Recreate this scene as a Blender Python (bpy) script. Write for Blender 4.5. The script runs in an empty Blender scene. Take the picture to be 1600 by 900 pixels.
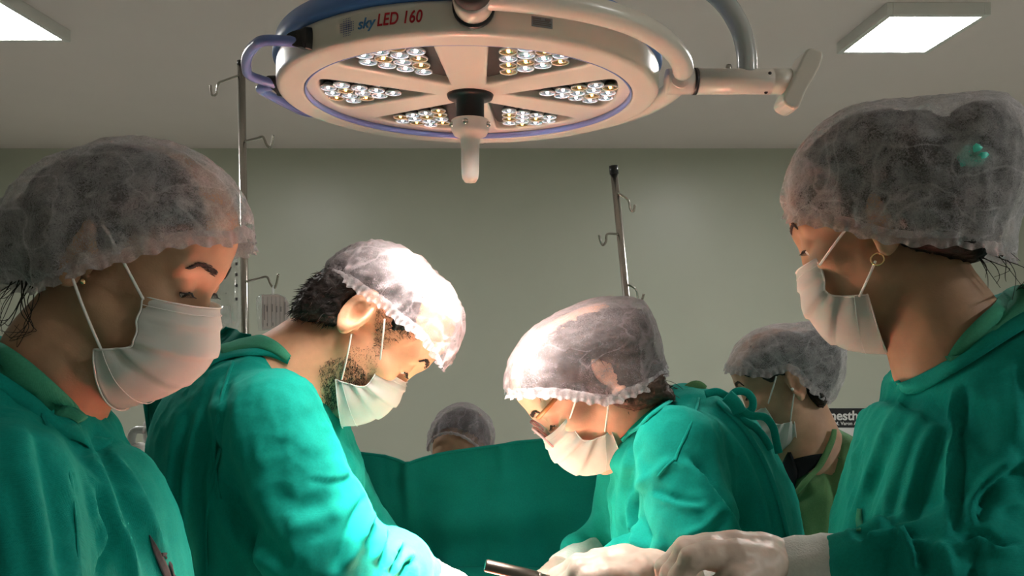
import bpy, math, random
import numpy as np
from mathutils import Vector
from mathutils.bvhtree import BVHTree

# ------------------------------------------------------------------ camera, world, exposure
F, CX, HY, CZ = 1150.0, 800.0, 480.0, 1.45      # focal length (px of a 1600 wide frame), principal column, horizon row, eye height
SC = bpy.context.scene
COL = SC.collection
cam = bpy.data.objects.new('camera', bpy.data.cameras.new('camera'))
COL.objects.link(cam)
cam.location = (0, 0, CZ)
cam.rotation_euler = (math.pi/2, 0, 0)
cam.data.sensor_width = 36.0
cam.data.lens = F*36.0/1600.0
cam.data.shift_y = (HY-450.0)/1600.0
cam.data.clip_start = 0.02
SC.camera = cam
SC.view_settings.view_transform = 'Standard'
SC.view_settings.look = 'None'
SC.view_settings.gamma = 1.0
SC.view_settings.use_curve_mapping = False
SC.view_settings.exposure = 0.0
SC.cycles.use_denoising = True
SC.cycles.transparent_max_bounces = 16
SC.cycles.sample_clamp_indirect = 30.0
world = bpy.data.worlds.new('world')
SC.world = world
world.use_nodes = True
world.node_tree.nodes['Background'].inputs['Color'].default_value = (0.5, 0.52, 0.5, 1)
world.node_tree.nodes['Background'].inputs['Strength'].default_value = 0.03
PANEL_STRENGTH = 90.0          # ceiling light panels
LAMP_WATTS = (320.0, 8.0)    # narrow beam and wide spill of each of the six lamp modules
LAMP_S = 0.74                 # size of the lamp head relative to a 66 cm one
LAMP_C = (-0.0555, 0.977, 1.721)  # centre of the lamp face
FOCUS = (-0.08, 1.05, 0.95)   # where its beams meet, on the surgical field
CEIL = CZ+1.2
WALL_Y = 5.56

rng = np.random.default_rng(7)
random.seed(7)

# ------------------------------------------------------------------ helpers: pixels and meshes
DK = 1.0                      # depth factor of the group being built
def P(px, py, d):
    d = d*DK
    return np.array([(px-CX)/F*d, d, CZ-(py-HY)/F*d])
def PL(pts, d):
    return np.array([P(p[0], p[1], p[2] if len(p) > 2 else d) for p in pts])
def project(V):
    return np.stack([CX+F*V[:, 0]/V[:, 1], HY-F*(V[:, 2]-CZ)/V[:, 1]], 1)
def lin(r, g, b):
    f = lambda c: ((c/255.0+0.055)/1.055)**2.4 if c > 10.31 else c/255.0/12.92
    return (f(r), f(g), f(b), 1.0)

def mesh_from(name, V, faces, mat=None, smooth=True):
    me = bpy.data.meshes.new(name)
    V = np.asarray(V, dtype=np.float64)
    if isinstance(faces, np.ndarray) and faces.ndim == 2:
        n, k = faces.shape
        me.vertices.add(len(V)); me.vertices.foreach_set('co', V.astype(np.float32).ravel())
        me.loops.add(n*k); me.loops.foreach_set('vertex_index', faces.astype(np.int32).ravel())
        me.polygons.add(n); me.polygons.foreach_set('loop_start', (np.arange(n)*k).astype(np.int32))
        me.update(calc_edges=True); me.validate()
    else:
        me.from_pydata([tuple(v) for v in V], [], [tuple(int(i) for i in f) for f in faces])
        me.update()
    if smooth and len(me.polygons):
        me.polygons.foreach_set('use_smooth', np.ones(len(me.polygons), dtype=bool))
    if mat: me.materials.append(mat)
    return me

def base_of(o):
    b = np.zeros(3)
    while o is not None:
        b += np.array(o.location); o = o.parent
    return b

def obj(name, V, faces, mat, parent=None, smooth=True, label=None, cat=None, kind=None, group=None, loc=None):
    """one mesh object; V in world coordinates (moved to the parent's or its own origin)"""
    V = np.asarray(V, dtype=np.float64)
    b = base_of(parent) if parent is not None else np.zeros(3)
    l = np.zeros(3)
    if parent is None:
        l = np.array([(V[:, 0].min()+V[:, 0].max())/2, (V[:, 1].min()+V[:, 1].max())/2, V[:, 2].min()])
    o = bpy.data.objects.new(name, mesh_from(name, V-b-l, faces, mat, smooth))
    COL.objects.link(o)
    o.location = l
    if parent is not None: o.parent = parent
    tag(o, label, cat, kind, group)
    return o

def tag(o, label=None, cat=None, kind=None, group=None):
    if label: o['label'] = label
    if cat: o['category'] = cat
    if kind: o['kind'] = kind
    if group: o['group'] = group
    return o

def thing(name, label, cat, loc=(0, 0, 0), group=None):
    o = bpy.data.objects.new(name, None)
    COL.objects.link(o)
    o.location = loc
    o.empty_display_size = 0.1
    return tag(o, label, cat, None, group)

def box(x0, x1, y0, y1, z0, z1):
    V = [(x, y, z) for x in (x0, x1) for y in (y0, y1) for z in (z0, z1)]
    return np.array(V, float), [(0, 1, 3, 2), (4, 6, 7, 5), (0, 4, 5, 1), (2, 3, 7, 6), (0, 2, 6, 4), (1, 5, 7, 3)]

def join(parts):
    Vs, Fs, n = [], [], 0
    for V, fc in parts:
        Vs.append(np.asarray(V, float)); Fs += [tuple(int(i)+n for i in f) for f in fc]; n += len(V)
    return np.concatenate(Vs), Fs

def bevel(o, w=0.003, seg=2):
    m = o.modifiers.new('bevel', 'BEVEL'); m.width = w; m.segments = seg; m.limit_method = 'ANGLE'
    return o
def solidify(o, t, off=0.0):
    m = o.modifiers.new('solidify', 'SOLIDIFY'); m.thickness = t; m.offset = off
    return o

def smooth_line(pts, n=8, closed=False):
    """Catmull-Rom through the points"""
    p = np.asarray(pts, float); N = len(p)
    out = []
    rngs = range(N) if closed else range(N-1)
    for i in rngs:
        if closed: a, b, c, d = p[(i-1) % N], p[i], p[(i+1) % N], p[(i+2) % N]
        else: a, b, c, d = p[max(i-1, 0)], p[i], p[i+1], p[min(i+2, N-1)]
        for k in range(n):
            t = k/n
            out.append(0.5*((2*b)+(-a+c)*t+(2*a-5*b+4*c-d)*t*t+(-a+3*b-3*c+d)*t**3))
    if not closed: out.append(p[-1])
    return np.array(out)

def tube(pts, r, seg=8, caps=True, flat=1.0, up=(0, 0, 1)):
    """swept round (or flattened) section along a polyline; r scalar or per point"""
    p = np.asarray(pts, float); n = len(p)
    r = np.broadcast_to(np.asarray(r, float), (n,))
    T = np.gradient(p, axis=0); T /= np.linalg.norm(T, axis=1, keepdims=True)+1e-12
    u = np.cross(T[0], up)
    if np.linalg.norm(u) < 1e-3: u = np.cross(T[0], (1, 0, 0))
    u /= np.linalg.norm(u)
    V = []
    for i in range(n):
        u = u-T[i]*np.dot(u, T[i]); u /= np.linalg.norm(u)+1e-12
        w = np.cross(T[i], u)
        for k in range(seg):
            a = 2*math.pi*k/seg
            V.append(p[i]+r[i]*(math.cos(a)*u+flat*math.sin(a)*w))
    fc = [(i*seg+k, i*seg+(k+1) % seg, (i+1)*seg+(k+1) % seg, (i+1)*seg+k) for i in range(n-1) for k in range(seg)]
    if caps:
        fc.append(tuple(reversed(range(seg)))); fc.append(tuple(range((n-1)*seg, n*seg)))
    return np.array(V), fc

def lathe(prof, seg=48, c=(0, 0, 0), axis='z', closed=False):
    V, fc = [], []
    n = len(prof)
    for i in range(seg):
        a = 2*math.pi*i/seg
        for r, z in prof:
            if axis == 'z': V.append((c[0]+r*math.cos(a), c[1]+r*math.sin(a), c[2]+z))
            elif axis == 'x': V.append((c[0]+z, c[1]+r*math.cos(a), c[2]+r*math.sin(a)))
            else: V.append((c[0]+r*math.sin(a), c[1]+z, c[2]+r*math.cos(a)))
    m = n if closed else n-1
    for i in range(seg):
        for j in range(m):
            fc.append((i*n+j, ((i+1) % seg)*n+j, ((i+1) % seg)*n+(j+1) % n, i*n+(j+1) % n))
    return np.array(V, float), fc

def text_mesh(s, size, extrude=0.0004, shear=0.0, bold=0.0, space=1.0):
    cu = bpy.data.curves.new('t', 'FONT')
    cu.body = s; cu.size = size; cu.extrude = extrude; cu.shear = shear; cu.offset = bold; cu.space_character = space
    o = bpy.data.objects.new('t', cu); COL.objects.link(o)
    dg = bpy.context.evaluated_depsgraph_get()
    me = o.evaluated_get(dg).to_mesh()
    V = np.array([tuple(v.co) for v in me.vertices]); fc = [tuple(p.vertices) for p in me.polygons]
    o.evaluated_get(dg).to_mesh_clear()
    bpy.data.objects.remove(o); bpy.data.curves.remove(cu)
    return V, fc

# ------------------------------------------------------------------ helpers: noise
def _hash(i, j, k, seed):
    h = (i.astype(np.int64)*374761393+j.astype(np.int64)*668265263+k.astype(np.int64)*2147483647+seed*144665) & 0xffffffff
    h = ((h ^ (h >> 13))*1274126177) & 0xffffffff
    h = (h ^ (h >> 16)) & 0xffff
    return h.astype(np.float64)/32767.5-1.0
def vnoise(p, scale=1.0, seed=0):
    q = np.asarray(p, float)*scale
    f = np.floor(q); t = q-f; t = t*t*(3-2*t)
    i, j, k = f[:, 0], f[:, 1], f[:, 2]
    out = 0
    for a in (0, 1):
        for b in (0, 1):
            for c in (0, 1):
                w = (t[:, 0] if a else 1-t[:, 0])*(t[:, 1] if b else 1-t[:, 1])*(t[:, 2] if c else 1-t[:, 2])
                out = out+w*_hash(i+a, j+b, k+c, seed)
    return out
def fbm(p, scale, seed=0, oct=3):
    return sum(vnoise(p, scale*2**o, seed+o*17)*0.5**o for o in range(oct))
def ridged(p, scale, seed=0, oct=2):
    return sum((1-2*np.abs(vnoise(p, scale*2**o, seed+o*31)))*0.5**o for o in range(oct))

# ------------------------------------------------------------------ helpers: distance fields and surface nets
f32 = np.float32
def smin(a, b, k):
    h = np.clip(0.5+0.5*(b-a)/k, 0, 1)
    return b+(a-b)*h-k*h*(1-h)
def smax(a, b, k): return -smin(-a, -b, k)
def sph(x, y, z, c, r): return np.sqrt((x-c[0])**2+(y-c[1])**2+(z-c[2])**2)-r
def ell(x, y, z, c, r):
    X, Y, Z = (x-c[0]), (y-c[1]), (z-c[2])
    k0 = np.sqrt((X/r[0])**2+(Y/r[1])**2+(Z/r[2])**2)
    k1 = np.sqrt((X/r[0]**2)**2+(Y/r[1]**2)**2+(Z/r[2]**2)**2)+1e-9
    return k0*(k0-1)/k1
def rcone(x, y, z, a, b, ra, rb):
    a = np.asarray(a, float); d = np.asarray(b, float)-a
    t = np.clip(((x-a[0])*d[0]+(y-a[1])*d[1]+(z-a[2])*d[2])/(d@d), 0, 1)
    return np.sqrt((x-a[0]-t*d[0])**2+(y-a[1]-t*d[1])**2+(z-a[2]-t*d[2])**2)-(ra+(rb-ra)*t)

def sd_poly(x, z, poly):
    """signed distance to a closed polygon, negative outside is positive inside: returns depth inside (>0)"""
    p = np.asarray(poly, float)
    d2 = np.full(x.shape, 1e9); ins = np.zeros(x.shape, bool)
    n = len(p)
    for i in range(n):
        a, b = p[i], p[(i+1) % n]
        e = b-a; L = e@e
        if L < 1e-14: continue
        wx, wz = x-a[0], z-a[1]
        t = np.clip((wx*e[0]+wz*e[1])/L, 0, 1)
        d2 = np.minimum(d2, (wx-t*e[0])**2+(wz-t*e[1])**2)
        c = (a[1] > z) != (b[1] > z)
        if abs(e[1]) > 1e-12:
            ins ^= c & (x < e[0]*(z-a[1])/e[1]+a[0])
    d = np.sqrt(d2)
    return np.where(ins, d, -d)

def inflate(x, y, z, poly, W, D, y0=0.0):
    """solid of a sagittal outline: half width W, rounded over a margin D.  x,z may be 3-D broadcast grids"""
    if x.ndim == 3 and x.shape[1] == 1:
        d = sd_poly(np.broadcast_to(x, (x.shape[0], 1, z.shape[2])), np.broadcast_to(z, (x.shape[0], 1, z.shape[2])), poly)
    else:
        d = sd_poly(x, z, poly)
    s = 1-np.minimum(d/D, 1)
    return (np.sqrt(((y-y0)/W)**2+s*s)-1)*min(W, D)

def axis(lo, hi, flo, fhi, h, H):
    """grid line positions, fine inside [flo,fhi]"""
    flo, fhi = max(lo, flo), min(hi, fhi)
    a = list(np.arange(flo, fhi+h, h))
    s, c = h, flo
    while c > lo: s = min(s*1.35, H); c -= s; a.insert(0, c)
    s, c = h, a[-1]
    while c < hi: s = min(s*1.35, H); c += s; a.append(c)
    return np.array(a)

def nets(field, xs, ys, zs):
    """surface nets on a rectilinear grid -> verts, quads"""
    S = field(xs[:, None, None], ys[None, :, None], zs[None, None, :])
    S = np.broadcast_to(S, (len(xs), len(ys), len(zs))).astype(f32)
    neg = S < 0
    nx, ny, nz = S.shape
    c = np.zeros((nx-1, ny-1, nz-1), np.int8)
    for a in (0, 1):
        for b in (0, 1):
            for d in (0, 1):
                c += neg[a:nx-1+a, b:ny-1+b, d:nz-1+d]
    act = (c > 0) & (c < 8)
    I, J, K = np.nonzero(act)
    idx = np.full(act.shape, -1, np.int64); idx[I, J, K] = np.arange(len(I))
    pos = np.zeros((len(I), 3)); cnt = np.zeros(len(I))
    ax = (xs, ys, zs)
    corners = [(a, b, d) for a in (0, 1) for b in (0, 1) for d in (0, 1)]
    for p in corners:
        for dim in range(3):
            if p[dim]: continue
            q = list(p); q[dim] = 1
            s0 = S[I+p[0], J+p[1], K+p[2]]; s1 = S[I+q[0], J+q[1], K+q[2]]
            m = (s0 < 0) != (s1 < 0)
            t = np.where(m, s0/np.where(m, s0-s1, 1), 0)
            P0 = np.stack([xs[I+p[0]], ys[J+p[1]], zs[K+p[2]]], 1)
            P1 = np.stack([xs[I+q[0]], ys[J+q[1]], zs[K+q[2]]], 1)
            pos += np.where(m[:, None], P0+(P1-P0)*t[:, None], 0); cnt += m
    pos /= cnt[:, None]
    quads = []
    for dim in range(3):
        sl0 = [slice(None)]*3; sl1 = [slice(None)]*3
        sl0[dim] = slice(0, -1); sl1[dim] = slice(1, None)
        a, b = neg[tuple(sl0)], neg[tuple(sl1)]
        ch = a != b
        o1, o2 = [d for d in range(3) if d != dim]
        inner = [slice(None)]*3; inner[o1] = slice(1, -1); inner[o2] = slice(1, -1)
        g = np.argwhere(ch[tuple(inner)])
        if not len(g): continue
        g[:, o1] += 1; g[:, o2] += 1
        def cell(d1, d2):
            k = g.copy(); k[:, o1] -= d1; k[:, o2] -= d2
            return idx[k[:, 0], k[:, 1], k[:, 2]]
        q = np.stack([cell(1, 1), cell(0, 1), cell(0, 0), cell(1, 0)], 1)
        inside = a[g[:, 0], g[:, 1], g[:, 2]]
        flip = ~inside if dim != 1 else inside
        q[flip] = q[flip][:, ::-1]
        quads.append(q)
    q = np.concatenate(quads)
    q = q[(q >= 0).all(1)]
    return pos, q

def vnormals(V, Q):
    n = np.cross(V[Q[:, 2]]-V[Q[:, 0]], V[Q[:, 3]]-V[Q[:, 1]])
    N = np.zeros_like(V)
    for k in range(4): np.add.at(N, Q[:, k], n)
    return N/(np.linalg.norm(N, axis=1, keepdims=True)+1e-12)

def relax(V, Q, it=2, lam=0.5):
    e = np.concatenate([Q[:, [0, 1]], Q[:, [1, 2]], Q[:, [2, 3]], Q[:, [3, 0]]])
    e = np.concatenate([e, e[:, ::-1]])
    cnt = np.bincount(e[:, 0], minlength=len(V)).astype(float)[:, None]+1e-9
    for _ in range(it):
        S = np.stack([np.bincount(e[:, 0], weights=V[e[:, 1], k], minlength=len(V)) for k in range(3)], 1)
        V = V+lam*(S/cnt-V)
    return V

def drop(V, Q, kill):
    """delete vertices and the faces that use them"""
    Q = Q[~kill[Q].any(1)]
    used = np.zeros(len(V), bool); used[Q.ravel()] = True
    m = np.cumsum(used)-1
    return V[used], m[Q]

def bvh_of(V, Q):
    return BVHTree.FromPolygons([tuple(v) for v in V], [tuple(int(i) for i in q) for q in Q])

def seg_dist(q, line):
    """distance and signed side of 2-D points to a polyline"""
    best = np.full(len(q), 1e9); side = np.zeros(len(q)); arc = np.zeros(len(q)); L0 = 0
    for i in range(len(line)-1):
        a, b = line[i], line[i+1]; e = b-a; L = math.hypot(*e)+1e-9
        w = q-a; t = np.clip((w@e)/(L*L), 0, 1)
        dd = w-t[:, None]*e
        d = np.hypot(dd[:, 0], dd[:, 1])
        m = d < best
        best[m] = d[m]; side[m] = np.sign(e[0]*w[m, 1]-e[1]*w[m, 0]); arc[m] = L0+t[m]*L
        L0 += L
    return best, side, arc, L0

def folds(V, N, specs, front=0.35):
    """sculpt cloth folds.  spec: (points, width px, height m, 'r'idge | 's'tep).  Only on the side that shows"""
    q = project(V); off = np.zeros(len(V))
    face = np.clip((front-N[:, 1])/0.4, 0, 1)
    for pts, w, amp, kind in specs:
        line = smooth_line(pts, 5)
        lo, hi = line.min(0)-4*w, line.max(0)+4*w
        m = (q[:, 0] > lo[0]) & (q[:, 0] < hi[0]) & (q[:, 1] > lo[1]) & (q[:, 1] < hi[1])
        if not m.any(): continue
        d, s, arc, L = seg_dist(q[m], line)
        fade = np.clip(np.minimum(arc, L-arc)/(0.22*L+1e-6), 0, 1)**0.6
        t = d/w
        prof = np.exp(-t*t) if kind == 'r' else s*t*np.exp(-t*t)*2.3
        off[m] += amp*prof*fade
    return V+N*(off*face)[:, None]

# ------------------------------------------------------------------ materials
def new_mat(name):
    m = bpy.data.materials.new(name); m.use_nodes = True
    nt = m.node_tree; b = nt.nodes['Principled BSDF']
    return m, nt, b
def N(nt, t, **kw):
    n = nt.nodes.new(t)
    for k, v in kw.items():
        if k in n.inputs: n.inputs[k].default_value = v
        else: setattr(n, k, v)
    return n
def mat(name, col, rough=0.5, metal=0.0, noise=0.0, scale=40.0, bump=0.0, bscale=200.0, spec=0.5, coat=0.0, emit=0.0, sss=0.0, trans=0.0):
    m, nt, b = new_mat(name)
    b.inputs['Base Color'].default_value = col
    b.inputs['Roughness'].default_value = rough
    b.inputs['Metallic'].default_value = metal
    b.inputs['Specular IOR Level'].default_value = spec
    b.inputs['Coat Weight'].default_value = coat
    if trans: b.inputs['Transmission Weight'].default_value = trans
    if emit:
        b.inputs['Emission Color'].default_value = col
        b.inputs['Emission Strength'].default_value = emit
    if sss:
        b.inputs['Subsurface Weight'].default_value = sss
        b.inputs['Subsurface Radius'].default_value = (1.0, 0.35, 0.2)
        b.inputs['Subsurface Scale'].default_value = 0.006
    co = N(nt, 'ShaderNodeTexCoord')
    if noise:
        n = N(nt, 'ShaderNodeTexNoise', Scale=scale, Detail=4.0)
        nt.links.new(co.outputs['Object'], n.inputs['Vector'])
        r = N(nt, 'ShaderNodeMapRange'); r.inputs[1].default_value = 0.3; r.inputs[2].default_value = 0.7
        r.inputs[3].default_value = 1-noise; r.inputs[4].default_value = 1+noise
        nt.links.new(n.outputs['Fac'], r.inputs[0])
        mx = N(nt, 'ShaderNodeVectorMath', operation='SCALE'); mx.inputs[0].default_value = col[:3]
        nt.links.new(r.outputs[0], mx.inputs['Scale'])
        nt.links.new(mx.outputs[0], b.inputs['Base Color'])
    if bump:
        n2 = N(nt, 'ShaderNodeTexNoise', Scale=bscale, Detail=3.0)
        nt.links.new(co.outputs['Object'], n2.inputs['Vector'])
        bp = N(nt, 'ShaderNodeBump', Strength=bump, Distance=0.002)
        nt.links.new(n2.outputs['Fac'], bp.inputs['Height'])
        nt.links.new(bp.outputs[0], b.inputs['Normal'])
    return m

def cloth_mat(name, col, sheen=0.25, var=0.12):
    """woven cotton: fine crossed threads, faded patches"""
    m, nt, b = new_mat(name)
    b.inputs['Roughness'].default_value = 0.85
    b.inputs['Specular IOR Level'].default_value = 0.15
    b.inputs['Sheen Weight'].default_value = sheen
    b.inputs['Sheen Roughness'].default_value = 0.5
    b.inputs['Sheen Tint'].default_value = (0.08, 0.9, 0.75, 1)
    co = N(nt, 'ShaderNodeTexCoord')
    n = N(nt, 'ShaderNodeTexNoise', Scale=9.0, Detail=5.0, Roughness=0.6)
    n2 = N(nt, 'ShaderNodeTexNoise', Scale=420.0, Detail=2.0)
    for k in (n, n2): nt.links.new(co.outputs['Object'], k.inputs['Vector'])
    ad = N(nt, 'ShaderNodeMath', operation='ADD')
    nt.links.new(n.outputs['Fac'], ad.inputs[0]); nt.links.new(n2.outputs['Fac'], ad.inputs[1])
    r = N(nt, 'ShaderNodeMapRange'); r.inputs[1].default_value = 0.7; r.inputs[2].default_value = 1.3
    r.inputs[3].default_value = 1-var; r.inputs[4].default_value = 1+var
    nt.links.new(ad.outputs[0], r.inputs[0])
    mx = N(nt, 'ShaderNodeVectorMath', operation='SCALE'); mx.inputs[0].default_value = col[:3]
    nt.links.new(r.outputs[0], mx.inputs['Scale']); nt.links.new(mx.outputs[0], b.inputs['Base Color'])
    w1 = N(nt, 'ShaderNodeTexWave', Scale=420.0, Distortion=0.6); w1.bands_direction = 'X'
    w2 = N(nt, 'ShaderNodeTexWave', Scale=420.0, Distortion=0.6); w2.bands_direction = 'Z'
    for k in (w1, w2): nt.links.new(co.outputs['Object'], k.inputs['Vector'])
    ad2 = N(nt, 'ShaderNodeMath', operation='ADD')
    nt.links.new(w1.outputs['Fac'], ad2.inputs[0]); nt.links.new(w2.outputs['Fac'], ad2.inputs[1])
    n3 = N(nt, 'ShaderNodeTexNoise', Scale=60.0, Detail=4.0)
    nt.links.new(co.outputs['Object'], n3.inputs['Vector'])
    ad3 = N(nt, 'ShaderNodeMath', operation='MULTIPLY_ADD'); ad3.inputs[1].default_value = 0.12
    nt.links.new(ad2.outputs[0], ad3.inputs[0]); nt.links.new(n3.outputs['Fac'], ad3.inputs[2])
    bp = N(nt, 'ShaderNodeBump', Strength=0.4, Distance=0.003)
    nt.links.new(ad3.outputs[0], bp.inputs['Height']); nt.links.new(bp.outputs[0], b.inputs['Normal'])
    return m

def cap_mat(name, lo=0.12, hi=0.64, col=(0.78, 0.75, 0.78, 1)):
    """thin non-woven fabric: see-through felted fibres, denser along creases"""
    m = bpy.data.materials.new(name); m.use_nodes = True
    nt = m.node_tree; nt.nodes.clear()
    out = N(nt, 'ShaderNodeOutputMaterial')
    co = N(nt, 'ShaderNodeTexCoord')
    fib = N(nt, 'ShaderNodeTexNoise', Scale=210.0, Detail=5.0, Roughness=0.8, Distortion=3.0)
    mot = N(nt, 'ShaderNodeTexNoise', Scale=38.0, Detail=3.0, Roughness=0.6, Distortion=0.6)
    wr = N(nt, 'ShaderNodeTexNoise', Scale=13.0, Detail=2.0, Roughness=0.45, Distortion=0.8)
    for k in (fib, mot, wr): nt.links.new(co.outputs['Object'], k.inputs['Vector'])
    # crease lines: where the slow noise passes its middle value
    ab = N(nt, 'ShaderNodeMath', operation='SUBTRACT'); ab.inputs[1].default_value = 0.5
    nt.links.new(wr.outputs['Fac'], ab.inputs[0])
    ab2 = N(nt, 'ShaderNodeMath', operation='ABSOLUTE'); nt.links.new(ab.outputs[0], ab2.inputs[0])
    cr = N(nt, 'ShaderNodeMapRange'); cr.inputs[1].default_value = 0.0; cr.inputs[2].default_value = 0.022
    cr.inputs[3].default_value = 0.22; cr.inputs[4].default_value = 0.0
    nt.links.new(ab2.outputs[0], cr.inputs[0])
    mm = N(nt, 'ShaderNodeMath', operation='MULTIPLY_ADD'); mm.inputs[1].default_value = 0.55
    nt.links.new(mot.outputs['Fac'], mm.inputs[0]); nt.links.new(fib.outputs['Fac'], mm.inputs[2])
    fr = N(nt, 'ShaderNodeMapRange'); fr.inputs[1].default_value = 0.62; fr.inputs[2].default_value = 0.93
    fr.inputs[3].default_value = lo; fr.inputs[4].default_value = hi
    nt.links.new(mm.outputs[0], fr.inputs[0])
    al = N(nt, 'ShaderNodeMath', operation='ADD', use_clamp=True)
    nt.links.new(cr.outputs[0], al.inputs[0]); nt.links.new(fr.outputs[0], al.inputs[1])
    # seen at a slant the felt is thicker
    lw = N(nt, 'ShaderNodeLayerWeight', Blend=0.25)
    al2 = N(nt, 'ShaderNodeMath', operation='MULTIPLY_ADD', use_clamp=True); al2.inputs[1].default_value = 0.5
    nt.links.new(lw.outputs['Facing'], al2.inputs[0]); nt.links.new(al.outputs[0], al2.inputs[2])
    d = N(nt, 'ShaderNodeBsdfDiffuse', Color=col); t = N(nt, 'ShaderNodeBsdfTranslucent', Color=col)
    bp = N(nt, 'ShaderNodeBump', Strength=0.5, Distance=0.003)
    nt.links.new(al.outputs[0], bp.inputs['Height'])
    nt.links.new(bp.outputs[0], d.inputs['Normal'])
    m1 = N(nt, 'ShaderNodeMixShader', Fac=0.3); nt.links.new(d.outputs[0], m1.inputs[1]); nt.links.new(t.outputs[0], m1.inputs[2])
    tr = N(nt, 'ShaderNodeBsdfTransparent')
    m2 = N(nt, 'ShaderNodeMixShader')
    nt.links.new(al2.outputs[0], m2.inputs[0]); nt.links.new(tr.outputs[0], m2.inputs[1]); nt.links.new(m1.outputs[0], m2.inputs[2])
    nt.links.new(m2.outputs[0], out.inputs[0])
    return m

def thin_mat(name, col, alpha=0.9, transl=0.35, bump=0.2):
    """opaque-ish fabric that lets light through (masks)"""
    m = bpy.data.materials.new(name); m.use_nodes = True
    nt = m.node_tree; nt.nodes.clear()
    out = N(nt, 'ShaderNodeOutputMaterial'); co = N(nt, 'ShaderNodeTexCoord')
    n = N(nt, 'ShaderNodeTexNoise', Scale=260.0, Detail=3.0); nt.links.new(co.outputs['Object'], n.inputs['Vector'])
    bp = N(nt, 'ShaderNodeBump', Strength=bump, Distance=0.001); nt.links.new(n.outputs['Fac'], bp.inputs['Height'])
    d = N(nt, 'ShaderNodeBsdfDiffuse', Color=col); t = N(nt, 'ShaderNodeBsdfTranslucent', Color=col)
    nt.links.new(bp.outputs[0], d.inputs['Normal'])
    m1 = N(nt, 'ShaderNodeMixShader', Fac=transl); nt.links.new(d.outputs[0], m1.inputs[1]); nt.links.new(t.outputs[0], m1.inputs[2])
    tr = N(nt, 'ShaderNodeBsdfTransparent'); m2 = N(nt, 'ShaderNodeMixShader', Fac=alpha)
    nt.links.new(tr.outputs[0], m2.inputs[1]); nt.links.new(m1.outputs[0], m2.inputs[2]); nt.links.new(m2.outputs[0], out.inputs[0])
    return m

def skin_mat(name, col):
    m = mat(name, col, rough=0.55, noise=0.10, scale=35.0, bump=0.12, bscale=420.0, spec=0.35, sss=0.12)
    return m

M = {}
M['wall'] = mat('wall_paint', (0.50, 0.52, 0.43, 1), rough=0.35, noise=0.02, scale=3.0, bump=0.02, bscale=60, spec=0.5)
M['ceiling'] = mat('ceiling_paint', (0.82, 0.73, 0.70, 1), rough=0.8, noise=0.015, scale=2.0)
M['floor'] = mat('floor_vinyl', (0.42, 0.43, 0.40, 1), rough=0.4, noise=0.06, scale=30.0)
M['white_plastic'] = mat('white_plastic', (0.72, 0.71, 0.68, 1), rough=0.35, noise=0.02, scale=20.0)
M['cream_paint'] = mat('cream_enamel', (0.78, 0.72, 0.64, 1), rough=0.28, noise=0.015, scale=12.0, coat=0.3)
M['grey_paint'] = mat('grey_enamel', (0.50, 0.51, 0.50, 1), rough=0.25, coat=0.4)
M['blue'] = mat('blue_plastic', (0.10, 0.24, 0.62, 1), rough=0.35, noise=0.02, scale=20, coat=0.3)
M['lavender'] = mat('lavender_blue_plastic', (0.20, 0.27, 0.66, 1), rough=0.3, noise=0.02, scale=20, coat=0.3)
M['black'] = mat('black_plastic', (0.012, 0.012, 0.014, 1), rough=0.35, noise=0.05, scale=40)
M['dark_cap'] = mat('dark_rubber', (0.045, 0.035, 0.035, 1), rough=0.6, noise=0.05)
M['chrome'] = mat('stainless_steel', (0.50, 0.47, 0.43, 1), rough=0.22, metal=1.0, noise=0.04, scale=60)
M['steel_dark'] = mat('brushed_steel', (0.20, 0.175, 0.15, 1), rough=0.35, metal=1.0, noise=0.05, scale=80)
M['red'] = mat('red_print', lin(190, 14, 36), rough=0.5, noise=0.01)
M['blue_print'] = mat('blue_print', lin(70, 130, 185), rough=0.5, noise=0.01)
M['navy_print'] = mat('navy_print', lin(80, 90, 150), rough=0.5, noise=0.01)
M['plate'] = mat('grey_type_plate', (0.22, 0.25, 0.28, 1), rough=0.5, noise=0.03)
M['rim'] = mat('clear_lens_rim', (0.86, 0.88, 0.92, 1), rough=0.15, noise=0.02, scale=200, coat=0.6)
M['frost'] = mat('frosted_plastic', (0.62, 0.58, 0.53, 1), rough=0.4, noise=0.03, scale=50, sss=0.1)
M['board'] = mat('dark_led_board', (0.035, 0.032, 0.03, 1), rough=0.4, noise=0.1, scale=90)
M['lens'] = mat('clear_lens', (0.40, 0.42, 0.45, 1), rough=0.14, metal=0.7, noise=0.05, scale=300, coat=0.5)
M['lens_amber'] = mat('amber_lens', (0.34, 0.28, 0.19, 1), rough=0.16, metal=0.7, noise=0.05, scale=300, coat=0.5)
M['led_white'] = mat('white_led', (0.92, 0.95, 1.0, 1), emit=26.0)
M['led_amber'] = mat('amber_led', (1.0, 0.45, 0.08, 1), emit=13.0)
M['panel'] = mat('light_diffuser', (1.0, 0.985, 0.95, 1), emit=PANEL_STRENGTH)
M['gown'] = cloth_mat('green_gown_cotton', (0.003, 0.29, 0.235, 1))
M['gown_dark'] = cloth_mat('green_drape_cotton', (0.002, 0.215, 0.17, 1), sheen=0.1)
M['scrub'] = cloth_mat('pale_green_scrub', (0.06, 0.33, 0.20, 1))
M['scrub_olive'] = cloth_mat('olive_green_scrub', (0.13, 0.27, 0.115, 1), sheen=0.1)
M['black_cloth'] = cloth_mat('black_undershirt', (0.012, 0.012, 0.014, 1), sheen=0.05)
M['cuff'] = mat('white_knit_cuff', (0.70, 0.75, 0.72, 1), rough=0.9, noise=0.05, scale=200, bump=0.4, bscale=500)
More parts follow.
